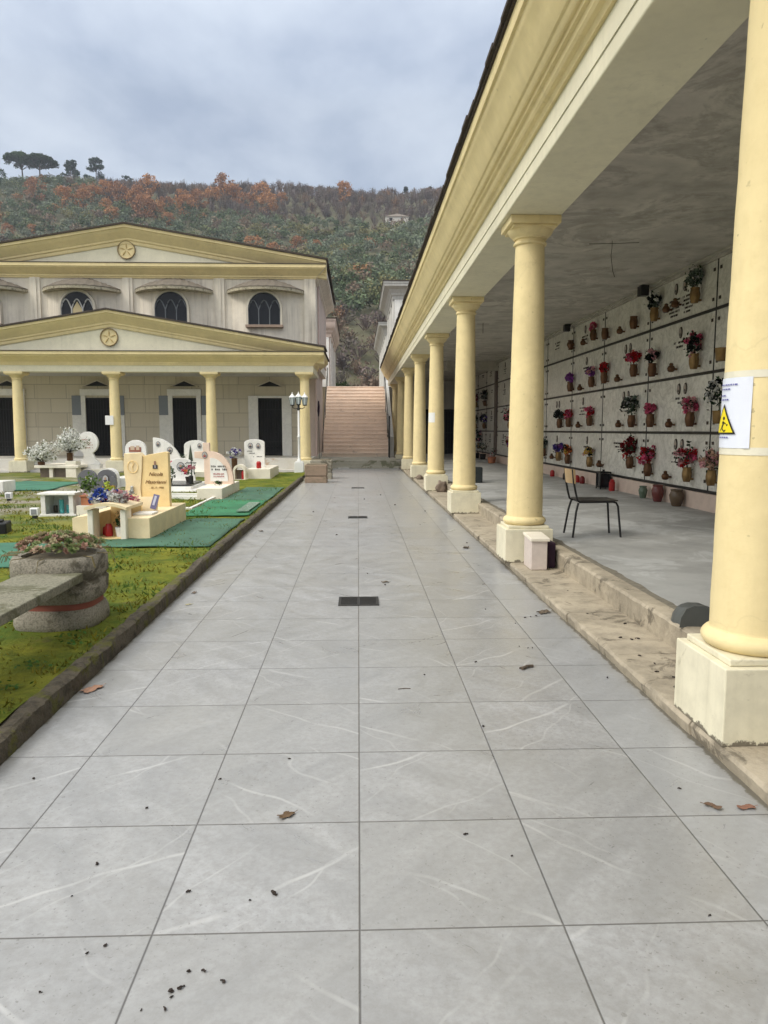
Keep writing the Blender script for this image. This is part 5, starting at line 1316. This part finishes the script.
t = empty('grave', (-4.87,22.3,G), 'white arched headstone carved with a dark cypress before the porch', 'grave')
m = MB(); P_ = [(-5.18,.25),(-4.52,.25),(-4.52,.98)]+[(-4.85+.33*math.cos(a*math.pi/12), .98+.17*math.sin(a*math.pi/12)) for a in range(1,12)]+[(-5.18,.98)]; m.prism(P_, 'y', 22.3, 22.4); hs = m.build('headstone', MARW, t, bevel=.006)
m = MB(); m.box(-5.25,-4.45,21.7,22.6,.03,.249,bev=.01); m.build('base', MARC, t)
m = MB(); m.prism([(-5.06,.45),(-4.92,.45),(-4.93,.6),(-4.96,.85),(-4.99,1.02),(-5.02,.85),(-5.05,.6)], 'y', 22.29, 22.299); m.build('cypress_relief', simple('dark_green_relief', (.06,.075,.05), .6), hs)
oval_pic(hs, -4.72, 22.3, .98, .055, .07)
b_ = empty('shrub', (-5.05,21.3,G), 'dark green shrub before the cypress headstone', 'shrub')
m = MB(); bouquet(m, (-5.05,21.3,.45), .26, ['green'], random.Random(5), 20, 240, 1.3, .05, (.03,.055,.03)); m.build('leaves', LEAF, b_, recalc=False)
m = MB(); m.tube([(-5.05,21.3,.06),(-5.05,21.3,.5)], .015, 6); m.build('stem', BARK, b_)
# H dome with cross and low bed
t = empty('grave', (-4.25,18.2,G), 'low white rounded headstone with thin metal cross and coral flowers', 'grave')
m = MB(); P_ = [(-4.62,.2),(-3.98,.2),(-4.0,.55)]+[(-4.3+.32*math.cos(a*math.pi/14)*(1+.08*math.sin(a)), .55+.22*math.sin(a*math.pi/14)) for a in range(1,14)]+[(-4.62,.5)]; m.prism(P_, 'y', 18.2, 18.3); hs = m.build('headstone', MARW, t, bevel=.01)
m = MB(); m.box(-4.75,-3.55,16.3,18.4,.03,.14,bev=.01); m.box(-4.6,-3.7,16.5,18.3,.141,.20,bev=.006); m.build('base', MARW, t)
m = MB(); m.box(-4.62,-3.75,16.6,17.9,.201,.24); m.build('dark_slab', simple('black_marble', (.05,.05,.05), .25, var=.4), t)
m = MB(); m.tube([(-4.03,18.05,.2),(-4.03,18.05,.80)], .014, 6); m.tube([(-4.15,18.05,.66),(-3.91,18.05,.66)], .014, 6); m.build('cross', IRON, t)
oval_pic(hs, -4.32, 18.2, .56, .085, .10)
flowers('flower_bunch', (-3.98,17.5,.241), .20, ['orange','pink','orange','lightpink'], 'coral orange flowers below the thin metal cross', (BRZD,.07,.12), 110, 60, .06)
flowers('flower_bunch', (-4.35,17.2,.241), .17, ['green','greygreen'], 'dark green potted leaves on the low white grave', (BLK,.07,.1), 20, 150, .04)
flowers('flower_bunch', (-4.45,16.8,.241), .12, ['darkred','lightpink'], 'dark red flowers at the near end of the low white grave', (TERRA,.06,.08), 50, 40, .05)
m = MB(); m.lathe([(.05,0),(.05,.18),(.03,.2)], (-3.75,16.75,.241), 12); tag(m.build('grave_candle', BLK, loc=(-3.75,16.75,.241), smooth=True), 'black cylindrical candle lamp on the corner of the low white grave', 'candle')
m = MB()
m.box(-3.9,-3.84,12.7,15.0,.05,.135,bev=.01); m.box(-2.90,-2.84,12.7,15.0,.05,.135,bev=.01); m.box(-3.84,-2.90,12.7,12.76,.05,.135,bev=.01); m.box(-3.84,-2.90,14.94,15.0,.05,.135,bev=.01)
tag(m.build('grave_border', MARW, loc=(-3.4,13.8,G)), 'thin white stone border round a grassy empty plot before the pink headstone', 'grave border')
m = MB(); m.box(-4.5,-3.3,15.3,15.38,.05,.15,bev=.01); m.box(-3.3,-3.22,15.3,16.2,.05,.15,bev=.01)
tag(m.build('grave_border', MARW, loc=(-3.8,15.5,G)), 'short white stone border left of the pink grave', 'grave border')
# I pink cross and arc
t = empty('grave', (-3.1,15.9,G), 'pink marble headstone joining a cross and a quarter arc', 'grave')
m = MB(); m.box(-3.20,-2.70,14.75,16.9,.03,.30,bev=.01); m.build('base', MARC, t)
m = MB(); P_ = [(-3.28,.30),(-2.66,.30)]+[(-3.16+.50*math.cos(a*math.pi/24), .30+.70*math.sin(a*math.pi/24)**.9) for a in range(1,13)]+[(-3.16,1.0),(-3.16,1.18),(-3.30,1.18),(-3.30,1.0),(-3.48,.99),(-3.48,.86),(-3.28,.84)]
m.prism(P_, 'y', 15.9, 16.02); hs = m.build('headstone', MARP, t, bevel=.006)
m = MB(); P_ = [(-3.15,.36),(-2.78,.36)]+[(-3.13+.35*math.cos(a*math.pi/24), .40+.46*math.sin(a*math.pi/24)) for a in range(0,13)]+[(-3.15,.86)]; m.prism(P_, 'y', 15.885, 15.899); m.build('white_panel', MARW, hs)
oval_pic(hs, -3.26, 15.9, .92, .05, .065, (.3,.05,.05))
glyphs(hs, -2.97, 15.885, .66, 9, .32, .04); glyphs(hs, -2.95, 15.885, .595, 9, .34, .04); glyphs(hs, -2.96, 15.885, .50, 6, .24, .035, simple('red_lettering', (.35,.05,.05), .5)); glyphs(hs, -2.96, 15.885, .45, 6, .24, .03, simple('red_lettering', (.35,.05,.05), .5))
flowers('flower_bunch', (-2.93,15.55,.301), .10, ['green','dark'], 'dark green low plant on the pink grave base', None, 10, 90, .04, .6)
# J white headstone, shrine, pedestal vase
t = empty('grave', (-3.0,21.8,G), 'white headstone with shallow arched top and two portraits, nearest the lamp post', 'grave')
m = MB(); P_ = [(-3.33,.36),(-2.74,.36),(-2.74,1.08)]+[(-3.035+.295*math.cos(a*math.pi/12), 1.08+.10*math.sin(a*math.pi/12)) for a in range(1,12)]+[(-3.33,1.08)]; m.prism(P_, 'y', 21.85, 21.97); hs = m.build('headstone', MARW, t, bevel=.008)
m = MB(); m.box(-3.12,-2.48,21.0,23.2,.03,.359,bev=.01); m.build('base', MARC, t)
oval_pic(hs, -3.15, 21.85, .99, .065, .08); oval_pic(hs, -2.92, 21.85, .98, .06, .08)
glyphs(hs, -3.16, 21.85, .82, 5, .16, .03); glyphs(hs, -3.10, 21.85, .76, 5, .18, .03); glyphs(hs, -2.95, 21.85, .66, 9, .3, .03)
m = MB(); m.lathe([(.06,0),(.07,.02),(.07,.16),(.04,.2)], (-2.84,21.3,.36), 14); tag(m.build('grave_candle', REDC, loc=(-2.84,21.3,.36), smooth=True), 'large dark red candle on the base of the headstone nearest the lamp post', 'candle')
arch_shrine(-3.46,-2.98 if False else -3.14+.02,20.6,.50,'white arched shrine with open front left of the headstone nearest the lamp post', MARC, (.30,.24,.20))
m = MB(); m.lathe([(.04,0),(.045,.02),(.045,.2),(.02,.24)], (-3.2,20.7,.09), 12); tag(m.build('grave_candle', REDC, loc=(-3.2,20.7,.09), smooth=True), 'slim red candle in the white arched shrine near the lamp post', 'candle')
flowers('flower_bunch', (-3.58,21.6,.06), .22, ['white','white','white','white','violet'], 'white and lilac bunch in a tall brown vase before the porch', (BRZ,.08,.58), 260, 20, .07, .8)
# small bits on the left lawn
m = MB(); m.box(-8.3,-7.75,16.4,17.0,.05,.33,bev=.01); tag(m.build('marble_block', MARW, loc=(-8,16.7,G)), 'plain white marble block at the left edge of the lawn', 'block')
m = MB(); m.box(-5.05,-4.68,9.8,10.15,.06,.23,rot=Matrix.Rotation(.25,3,'Z'),bev=.02); m.box(-4.95,-4.75,9.9,10.05,.231,.26,rot=Matrix.Rotation(.25,3,'Z'),bev=.008); tag(m.build('black_box', BLK, loc=(-4.85,9.95,G)), 'black plastic box lying on the grass at the left edge', 'box')
for x, y, lab in ((-6.75,14.5,'small white solar lamp box standing on the gravel at far left'),(-5.02,11.6,'small white solar lamp box at the corner of the glazed shrine')):
    t = empty('solar_lamp', (x,y,G), lab, 'solar lamp', 'solar lamps on the graves')
    m = MB(); m.box(x-.065,x+.065,y-.04,y+.04,.13,.25,bev=.012); m.build('head', WHITEP, t)
    m = MB(); m.box(x-.04,x+.04,y-.046,y-.041,.15,.23); m.build('lens', simple('grey_lens', (.25,.26,.27), .2), t)
    m = MB(); m.box(x-.03,x+.03,y-.03,y+.03,.05,.129); m.build('stake', BLK, t)
flowers('potted_plant', (-4.95,19.7,G), .16, ['green'], 'small dark green plant on the lawn behind the hearts', (TERRA,.07,.1), 10, 120, .04)

# artificial turf sheets
def turf(poly, mat, label, z=.112):
    m = MB(); cx = sum(p[0] for p in poly)/len(poly); cy = sum(p[1] for p in poly)/len(poly)
    x0, x1 = min(p[0] for p in poly), max(p[0] for p in poly); y0, y1 = min(p[1] for p in poly), max(p[1] for p in poly)
    def f(x, y): return max(lz(x, y), .085)+.012+.006*noise.noise(Vector((x*3, y*3, 4)))
    vs_, fs_ = grid(0, 1, 0, 1, .04, lambda x, y: 0)
    out = []
    for u, v, _ in vs_:
        a = Vector(poly[0])*(1-u)*(1-v)+Vector(poly[1])*u*(1-v)+Vector(poly[2])*u*v+Vector(poly[3])*(1-u)*v
        a = a+Vector((.02*noise.noise(Vector((u*5, v*5, 1))), .05*noise.noise(Vector((u*5, v*5, 2)))))
        out.append((a.x, a.y, f(a.x, a.y)))
    m.add(out, fs_); o = m.build('artificial_turf', mat, loc=(cx,cy,z), smooth=True)
    md = o.modifiers.new('Solidify', 'SOLIDIFY'); md.thickness = .01; md.offset = 0
    return tag(o, label, 'artificial turf')
turf([(-3.75,8.68),(-1.74,8.62),(-1.74,11.35),(-2.50,11.4)], TURF_D, 'dark green artificial turf sheet before and right of the yellow grave')
turf([(-2.82,11.75),(-1.75,11.8),(-1.75,14.3),(-2.80,14.45)], TURF_B, 'bright green artificial turf square in the middle of the lawn strip')
turf([(-2.66,14.5),(-1.75,14.35),(-1.75,17.5),(-2.64,17.7)], TURF_D, 'dark green artificial turf sheet farthest along the kerb')
turf([(-6.4,7.2),(-3.2,7.3),(-3.62,8.9),(-6.6,9.2)], TURF_T, 'teal green artificial turf sheet behind the round planter')
turf([(-10.2,16.6),(-7.0,17.0),(-7.2,19.6),(-10.6,19.9)], TURF_T, 'teal green artificial turf sheet at the far left of the lawn')
m = MB(); m.box(-2.0,-1.80,12.1,13.6,.125,.137); o = m.build('plastic_sheet', simple('clear_grey_plastic', (.16,.26,.20), .25), loc=(-1.9,12.8,.12)); tag(o, 'thin greyish plastic strip lying beside the bright turf square', 'plastic sheet')

# ------------------------------------------------------------------ dead leaves and crumbs on the paving
CR = [(-0.82,2.74),(-0.9,2.2),(-0.88,2.37),(-0.72,1.97),(-0.76,1.94),(-0.83,1.8),(-0.46,1.86),(-0.42,1.86),(-0.47,1.8),(-0.49,1.79),(-0.485,1.77),(-0.49,1.73),(-0.55,1.73),(-0.27,2.19),(-0.58,2.97),(-1.36,3.0),(-0.31,3.15),(-0.36,1.82),(-0.34,2.16),(-0.54,2.21),(0.38,2.51),(0.52,2.37),(1.3,2.82),(1.05,2.04),(0.74,4.5),(1.08,4.82),(1.16,4.78),(0.39,4.26),(1.46,4.17),(0.61,3.48),(1.03,5.86),(1.18,5.41),(1.29,5.58),(1.34,5.6),(1.39,5.63),(1.13,4.78),(0.73,4.49),(0.71,14.28),(0.13,15.5),(1.2,13.17),(0.95,11.27),(1.4,9.4),(.25,6.84),(0.09,7.4),(-.3,10.2),(.5,16.5),(-.8,13.1)]
rnd = random.Random(12); protos = []
for k in range(3):
    m = MB(); m.blob((0,0,.0045), .0075, k, .9, 1.3, 2, (1.3,.9,.6)); m.blob((.006*(k+.5),.004,.003), .005, k+5, .9, 1.3, 1, (1,1,.6))
    protos.append(m.build('soil_crumb', simple('dark_crumb', (.03,.022,.018), .9), loc=(0,0,0)))
CRL = 'tiny dark crumb of soil lying on the grey paving tiles'
for i, (x, y) in enumerate(CR):
    o = protos[i] if i < 3 else protos[i % 3].copy()
    if i >= 3: col.objects.link(o)
    o.location = (x, y, .001); o.rotation_euler = (0, 0, rnd.random()*6.28); s = rnd.uniform(.35, .75)*(1+.11*max(0, y-3)); o.scale = (s, s*rnd.uniform(.6,1.2), s)
    if (x, y) == (-0.27, 2.19): s = 2; o.scale = (1.0, 1.1, 1.0)
    tag(o, CRL, 'crumb', 'dark crumbs scattered over the paving')
def dead_leaf(x, y, size, colr, label, rot=0, lobes=5, curl=.25, z=.002):
    m = MB(); n = 40; vs_ = [(0, 0, .004)]
    for ring_ in (.5, 1):
        for j in range(n):
            a = 2*math.pi*j/n; r = size*.5*ring_*(.62+.38*abs(math.cos(lobes*a/2))**.7)*(1.25 if abs(math.cos(a)) > .7 else .9)
            px_, py_ = r*math.cos(a), r*math.sin(a)*.7
            vs_.append((px_, py_, .003+curl*size*(ring_**2)*(.4*abs(math.sin(a*1.5))+.25*noise.noise(Vector((px_*40, py_*40, rot))))))
    fs_ = [(0, 1+j, 1+(j+1) % n) for j in range(n)]+[(1+j, 1+n+j, 1+n+(j+1) % n, 1+(j+1) % n) for j in range(n)]
    m.add([(a, b, c) for a, b, c in vs_], fs_); m.tube([(size*.5, 0, .004), (size*.85, .004, .006)], .0012, 4)
    o = m.build('dead_leaf', simple('dead_leaf_'+str(round(colr[0]*100)), colr, .8, var=.35, scale=60), loc=(0,0,0), smooth=False)
    o.location = (x, y, z); o.rotation_euler = (0, 0, rot); return tag(o, label, 'leaf')
dead_leaf(-.277, 2.66, .062, (.12,.075,.04), 'curled brown oak leaf on the paving just left of centre', .6)
dead_leaf(-1.50, 4.07, .12, (.36,.20,.13), 'orange brown broad leaf on the paving against the mossy kerb', 1.0, 3, .12)
dead_leaf(1.364, 2.67, .055, (.13,.08,.05), 'dark brown folded leaf at the paving edge near the first column base', 2.4, 2, .3)
dead_leaf(1.49, 2.66, .06, (.24,.12,.08), 'reddish brown narrow leaf right beside the portico step', .1, 2, .15)
dead_leaf(1.47, 5.72, .11, (.14,.11,.08), 'grey brown leaf by the step between first and second columns', .4, 3, .3)
dead_leaf(.25, 6.95, .07, (.13,.10,.07), 'small brown leaf just right of the nearest drain grate', .2, 3, .3)
dead_leaf(1.33, 9.0, .12, (.10,.08,.06), 'dark leaf on the paving level with the second column', 1.2, 3, .3)
dead_leaf(-1.42, 6.1, .05, (.42,.38,.22), 'small pale yellow leaf on the paving beside the kerb, level with the planter', .3, 3, .2)
dead_leaf(-1.47, 6.55, .06, (.14,.10,.07), 'small dark brown leaf on the paving beside the kerb past the planter', 1.3, 3, .3)
dead_leaf(-1.40, 10.6, .09, (.12,.09,.06), 'dark leaf on the paving beside the kerb by the bright turf square', 2.1, 3, .3)
m = MB(); m.tube([(.99,4.33,.008),(1.03,4.37,.012),(1.07,4.385,.008)], .009, 6); m.tube([(.98,4.35,.006),(1.05,4.39,.01)], .006, 5); tag(m.build('twig', BARK, loc=(1.03,4.37,0)), 'short dark twig lying on the paving between first and second columns', 'twig')
m = MB(); m.tube([(.22,4.02,.003),(.26,4.03,.003),(.29,4.025,.003)], .0022, 5); tag(m.build('twig', BARK, loc=(.26,4.03,0)), 'thin pale twig on the paving right of the centre joint', 'twig')
# litter on the travertine step
CSTEP = [(1.72,4.35),(1.75,4.2),(1.7,4.05),(1.76,3.95),(1.8,4.7),(1.74,4.75),(1.85,4.72),(1.8,6.2),(1.72,5.4),(1.9,5.1),(1.7,3.80),(1.78,3.82)]
for x, y in CSTEP:
    o = protos[int(x*100) % 3].copy(); col.objects.link(o); o.location = (x, y, .074); s = rnd.uniform(.5, 1.0); o.scale = (s*1.3, s, s); o.rotation_euler = (0,0,rnd.random()*6)
    tag(o, 'tiny dark crumb of litter lying on the worn travertine step', 'crumb', 'dark crumbs scattered over the step')

# ------------------------------------------------------------------ hill and woods
def hz(x, y):
    s = (y-100)/230
    if s < 0: return 3.66 - .0
    s2 = min(s, 1.0)
    zt = 3.66 + 94*(s2 + .04*math.sin(s2*9)) + 3*max(0, min(1, (-x-20)/120))*s2
    zt += (8*noise.noise(Vector((x*.008, y*.008, 3))) + 3*noise.noise(Vector((x*.03, y*.03, 1))))*min(1, s*2)
    if s > 1: zt += -(s-1)*10
    return zt
m = MB(); m.add(*grid(-420, 420, 99.5, 420, 7, hz)); tag(m.build('hill', HILLM, smooth=True), kind='structure')

def np_mesh(name, verts, cols, mat, loc=(0,0,0)):
    nq = len(verts)//4; me = bpy.data.meshes.new(name)
    me.vertices.add(nq*4); me.vertices.foreach_set('co', verts.astype(np.float32).ravel())
    me.loops.add(nq*4); me.loops.foreach_set('vertex_index', np.arange(nq*4, dtype=np.int32))
    me.polygons.add(nq); me.polygons.foreach_set('loop_start', np.arange(0, nq*4, 4, dtype=np.int32)); me.polygons.foreach_set('loop_total', np.full(nq, 4, dtype=np.int32))
    ca = me.color_attributes.new('Col', 'FLOAT_COLOR', 'CORNER')
    c4_ = np.ones((nq*4, 4), dtype=np.float32); c4_[:, :3] = np.repeat(cols, 4, axis=0); ca.data.foreach_set('color', c4_.ravel())
    me.materials.append(mat); me.update(); me.validate()
    o = bpy.data.objects.new(name, me); col.objects.link(o); o.location = loc; return o
rng = np.random.default_rng(5)
def crown_quads(c, r, n, colr, leaf=.6, squash=.8, shell=.45, cv=.25, clump=10):
    """leaf clumps through a crown's volume: several lobes, gaps between them"""
    k = max(3, clump); d = rng.normal(size=(k, 3)); d /= np.linalg.norm(d, axis=1)[:, None]; d[:, 2] = np.abs(d[:, 2])*.9-.15
    lob = d*r*.62*rng.uniform(.6, 1.1, (k, 1)); lob[:, 2] *= squash
    tone = rng.uniform(1-cv, 1+cv, k)
    w_ = rng.integers(0, k, n); p = rng.normal(size=(n, 3)); p /= np.linalg.norm(p, axis=1)[:, None]
    p *= r*.42*rng.uniform(shell, 1, (n, 1)); pos = np.array(c)+lob[w_]+p
    nrm = p/np.linalg.norm(p, axis=1)[:, None]+rng.normal(size=(n, 3))*.5; nrm /= np.linalg.norm(nrm, axis=1)[:, None]
    a = np.cross(nrm, rng.normal(size=(n, 3))); a /= np.linalg.norm(a, axis=1)[:, None]; b = np.cross(nrm, a)
    s = leaf*rng.uniform(.6, 1.2, (n, 1)); a = a*s*.5; b = b*s*.4
    q = np.stack([pos-a-b*.4, pos+a*.2-b, pos+a+b*.3, pos-a*.3+b], axis=1).reshape(-1, 3)
    return q, np.clip(np.array(colr)[None, :]*tone[w_][:, None]*rng.uniform(.8, 1.2, (n, 1)), 0, .9)
def bare_quads(c, r, n, colr, h):
    """leafless tree: thin upright twigs fanning out of the trunk"""
    base = np.array(c)-np.array([0, 0, h*.5]); a_ = rng.uniform(0, 6.283, n); rr = r*np.sqrt(rng.uniform(0, 1, n))
    top = base+np.stack([rr*np.cos(a_), rr*np.sin(a_), h*rng.uniform(.55, 1.0, n)*(1-.25*(rr/r)**2)], axis=1)
    st = base+(top-base)*rng.uniform(.25, .6, (n, 1))*np.array([.7, .7, 1]); wd = rng.uniform(.04, .11, n)
    side = np.stack([np.cos(a_+1.57), np.sin(a_+1.57), np.zeros(n)], axis=1)*wd[:, None]
    q = np.stack([st-side, st+side, top+side*.6, top-side*.6], axis=1).reshape(-1, 3)
    return q, np.clip(np.array(colr)[None, :]*rng.uniform(.65, 1.3, (n, 1)), 0, .9)
LEAFH = attrmat('hill_foliage', .85, .1, .05)
QO, CO, QB, CB = [], [], [], []
occupied = []
step = 3.7; y = 102.0
while y < 345:
    x = -.66*y
    while x < .27*y:
        px_, py_ = x+rng.uniform(-1.9, 1.9), y+rng.uniform(-1.9, 1.9); x += step*(1+.15*(y > 250))
        z = hz(px_, py_); t_ = px_/py_
        nz = noise.noise(Vector((px_*.022, py_*.022, 9))); nf = noise.noise(Vector((px_*.07, py_*.07, 4)))
        up = (py_-100)/230
        bare = .0
        if t_ > -.33: bare = (up-.655)*3.2 + nz*.9          # brown leafless wood on the upper right slope
        else: bare = (up-.98)*2+nz*.5-.12
        if up < .15 and t_ > -.12: bare = .55+nz            # scrub low behind the stairs
        gap = nf < -.33
        if gap and rng.random() < .7: continue
        if bare > .12:
            h = rng.uniform(3.5, 6.5) if up > .5 else rng.uniform(2.0, 3.6)
            cc_ = [(.155,.12,.11),(.18,.14,.13),(.13,.105,.10),(.20,.145,.11),(.18,.155,.13)][rng.integers(0, 5)]
            if rng.random() < .05: cc_ = (.26,.155,.095)
            q, c_ = bare_quads((px_, py_, z+h*.5), rng.uniform(1.6, 2.6), 45, cc_, h); QB.append(q); CB.append(c_)
            q, c_ = crown_quads((px_, py_, z+h*.55), rng.uniform(2.2,3.0), 80, tuple(v*.95 for v in cc_), .42, 1.1, .2); QB.append(q); CB.append(c_)
        else:
            r = rng.uniform(2.1, 3.5)
            cc_ = [(.145,.175,.11),(.165,.195,.135),(.115,.15,.085),(.185,.21,.15),(.09,.12,.06),(.15,.165,.08)][rng.integers(0, 6)]
            if nf > .35: cc_ = (.20,.19,.09)
            rr_ = rng.random()
            if rr_ < .02: cc_ = (.28,.16,.08)
            elif rr_ < .12: cc_ = (.20,.15,.11)
            q, c_ = crown_quads((px_, py_, z+r*.75), r, 190 if y < 200 else 150, cc_, .62, .8, .5); QO.append(q); CO.append(c_)
    y += step*.95
o = np_mesh('olive_grove', np.concatenate(QO), np.concatenate(CO), LEAFH); tag(o, 'grey green olive trees covering the hillside behind the mausoleum', 'olive grove', kind='stuff')
o = np_mesh('bare_woodland', np.concatenate(QB), np.concatenate(CB), LEAFH); tag(o, 'brown leafless woodland along the upper hillside', 'woodland', kind='stuff')

def hill_tree(name, x, y, h, r, kind, colr, label, cat, group=None, seed=0):
    z = hz(x, y)-.2; t = empty(name, (x,y,z), label, cat, group); tr = MB(); qs, cs = [], []
    if kind == 'umbrella':
        tr.tube([(x,y,z),(x+.2,y,z+h*.4),(x+.1,y,z+h*.72)], .38, 8, .2)
        for a in range(7):
            an = a*.9; tr.tube([(x+.1,y,z+h*.55),(x+r*.35*math.cos(an),y+r*.35*math.sin(an),z+h*.68),(x+r*.7*math.cos(an),y+r*.7*math.sin(an),z+h*.80)], .12, 5, .04)
        for k in range(85):
            a = rng.uniform(0,6.28); rr = r*.86*math.sqrt(rng.random()); q, c_ = crown_quads((x+rr*math.cos(a), y+rr*math.sin(a), z+h*.70+h*.27*(1-(rr/r)**2)), r*.24, 90, colr, .62, .6, .3); qs.append(q); cs.append(c_)
    elif kind == 'conifer':
        tr.tube([(x,y,z),(x,y,z+h*.9)], .3, 8, .06)
        for k in range(34):
            f = rng.random()**.8; zz = z+h*(.28+.70*f); rr = r*(1-.62*f)*rng.uniform(.3,.95); a = rng.uniform(0,6.28)
            q, c_ = crown_quads((x+rr*math.cos(a), y+rr*math.sin(a), zz), r*.36, 80, colr, .6, .6, .3); qs.append(q); cs.append(c_)
            tr.tube([(x,y,zz-.3),(x+rr*math.cos(a), y+rr*math.sin(a), zz)], .07, 4, .02)
    else:
        tr.tube([(x,y,z),(x+.1,y,z+h*.5)], .2, 7, .1)
        for a in range(6):
            an = a*1.05; tr.tube([(x+.05,y,z+h*.3),(x+r*.4*math.cos(an),y+r*.4*math.sin(an),z+h*.6),(x+r*.5*math.cos(an),y+r*.5*math.sin(an),z+h*.85)], .07, 4, .02)
        for k in range(16):
            d = rng.normal(size=3); d /= np.linalg.norm(d); q, c_ = crown_quads((x+d[0]*r*.6, y+d[1]*r*.6, z+h*.6+d[2]*h*.30), r*.45, 60, colr, .5, 1.0, .3, .3); qs.append(q); cs.append(c_)
    tr.build('trunk', BARK, t, smooth=True)
    o = np_mesh('crown', np.concatenate(qs)-np.array([x,y,z]), np.concatenate(cs), LEAFH); o.parent = t
    return t
hill_tree('umbrella_pine', -131, 307, 13.5, 7.2, 'umbrella', (.045,.075,.030), 'umbrella pine with wide flat crown on the ridge, left of the pair', 'pine tree')
hill_tree('umbrella_pine', -121, 299, 11.5, 7.0, 'umbrella', (.035,.06,.028), 'darker umbrella pine on the ridge, right of the pair', 'pine tree')
hill_tree('conifer', -120.5, 330, 12, 3.8, 'conifer', (.03,.055,.035), 'dark conical pine on the ridge right of the umbrella pines', 'pine tree')
hill_tree('conifer', -110, 330, 13, 5.4, 'conifer', (.03,.055,.035), 'broader ragged pine on the ridge with a gap in its crown', 'pine tree')
hill_tree('evergreen_oak', -133, 290, 8.5, 4.5, 'round', (.04,.075,.03), 'round dark green tree below the left umbrella pine', 'tree')
hill_tree('evergreen_oak', -98, 331, 7, 3.2, 'round', (.04,.06,.045), 'small round dark tree on the ridge right of the ragged pine', 'tree')
for x_, lab in ((21, 'small dark conical tree on the far right ridge, leftmost'), (31.5, 'tall dark conical tree on the far right ridge'), (38, 'dark bushy conifer at the right end of the ridge')):
    hill_tree('conifer', x_, 331, 5.5, 1.3, 'conifer', (.035,.05,.04), lab, 'pine tree')
AG = 'orange autumn trees on the hillside'
ap = [hill_tree('autumn_oak', -76-i*6, 266+i*4, 8.5, 4.2, 'round', c_, 'orange brown autumn tree standing among others on the hillside', 'tree', AG, i) for i, c_ in enumerate(((.40,.20,.095),(.34,.175,.095),(.44,.23,.11)))]
spots = [(-72,264),(-66,268),(-84,262),(-91,270),(-96,276),(-62,276),(-58,262),(-70,256),(-80,254),(-46,286),(-40,280),(-36,290),(-98,262),(-86,278),(-74,276),(-28,290),(-122,262),(-127,256),(-100,240),(-106,236),(-30,222),(-24,219),(-17,224),(-40,226),(-12,228),(-88,212),(-92,216),(24,236),(-50,292),(-32,276),(-62,255),(-112,272),(-113,222),(-5,284),(-76,268),(-67,260),(-92,262),(-55,270),(-52,278)]
for i, (x_, y_) in enumerate(spots):
    c_ = copy_tree(ap[i % 3]); c_.location = (x_, y_, hz(x_, y_)-.2); s = rng.uniform(.7, 1.25)*(.7 if y_ < 250 else 1); c_.scale = (s, s, s*rng.uniform(.9,1.15)); c_.rotation_euler = (0,0,rng.uniform(0,6))
# small house on the hill
hx, hy = 13.5, 262; z = hz(hx, hy)+.2
t = empty('hill_house', (hx,hy,z), 'small pale house half hidden on the hillside, upper right', 'house')
m = MB(); m.box(hx-4,hx+4,hy-3,hy+3,z-3,z+2.6); m.build('wall', simple('pale_wall', (.55,.52,.47), .9), t)
m = MB(); m.prism([(hx-4.4,z+2.6),(hx+4.4,z+2.6),(hx,z+3.5)], 'y', hy-3.3, hy+3.3); m.build('roof', simple('pale_roof', (.40,.34,.29), .9), t)
m = MB(); m.box(hx-2.6,hx-1.6,hy-3.03,hy-3.002,z+1.2,z+2.2); m.build('window', DARK, t); m = MB(); m.box(hx+1.2,hx+2.2,hy-3.03,hy-3.002,z+.3,z+2.2); m.build('door', DARK, t)
# shrubs at the stair head
for x_, y_, r_, lab in ((-1.0,48,.7,'dark green shrub at the stair head beside the left mausoleum'),(-.3,52,.5,'low shrub beyond the stair head, middle'),(.9,60,.6,'bushy shrub beyond the stair head, right')):
    t = empty('shrub', (x_,y_,3.66), lab, 'shrub'); q, c_ = crown_quads((0,0,r_*.6), r_, 260, (.06,.09,.04), .14, 1.0, .3)
    o = np_mesh('leaves', q, c_, LEAFH); o.parent = t
    m = MB(); m.tube([(x_,y_,3.66),(x_,y_,3.66+r_*.8)], .03, 5); m.build('stem', BARK, t)
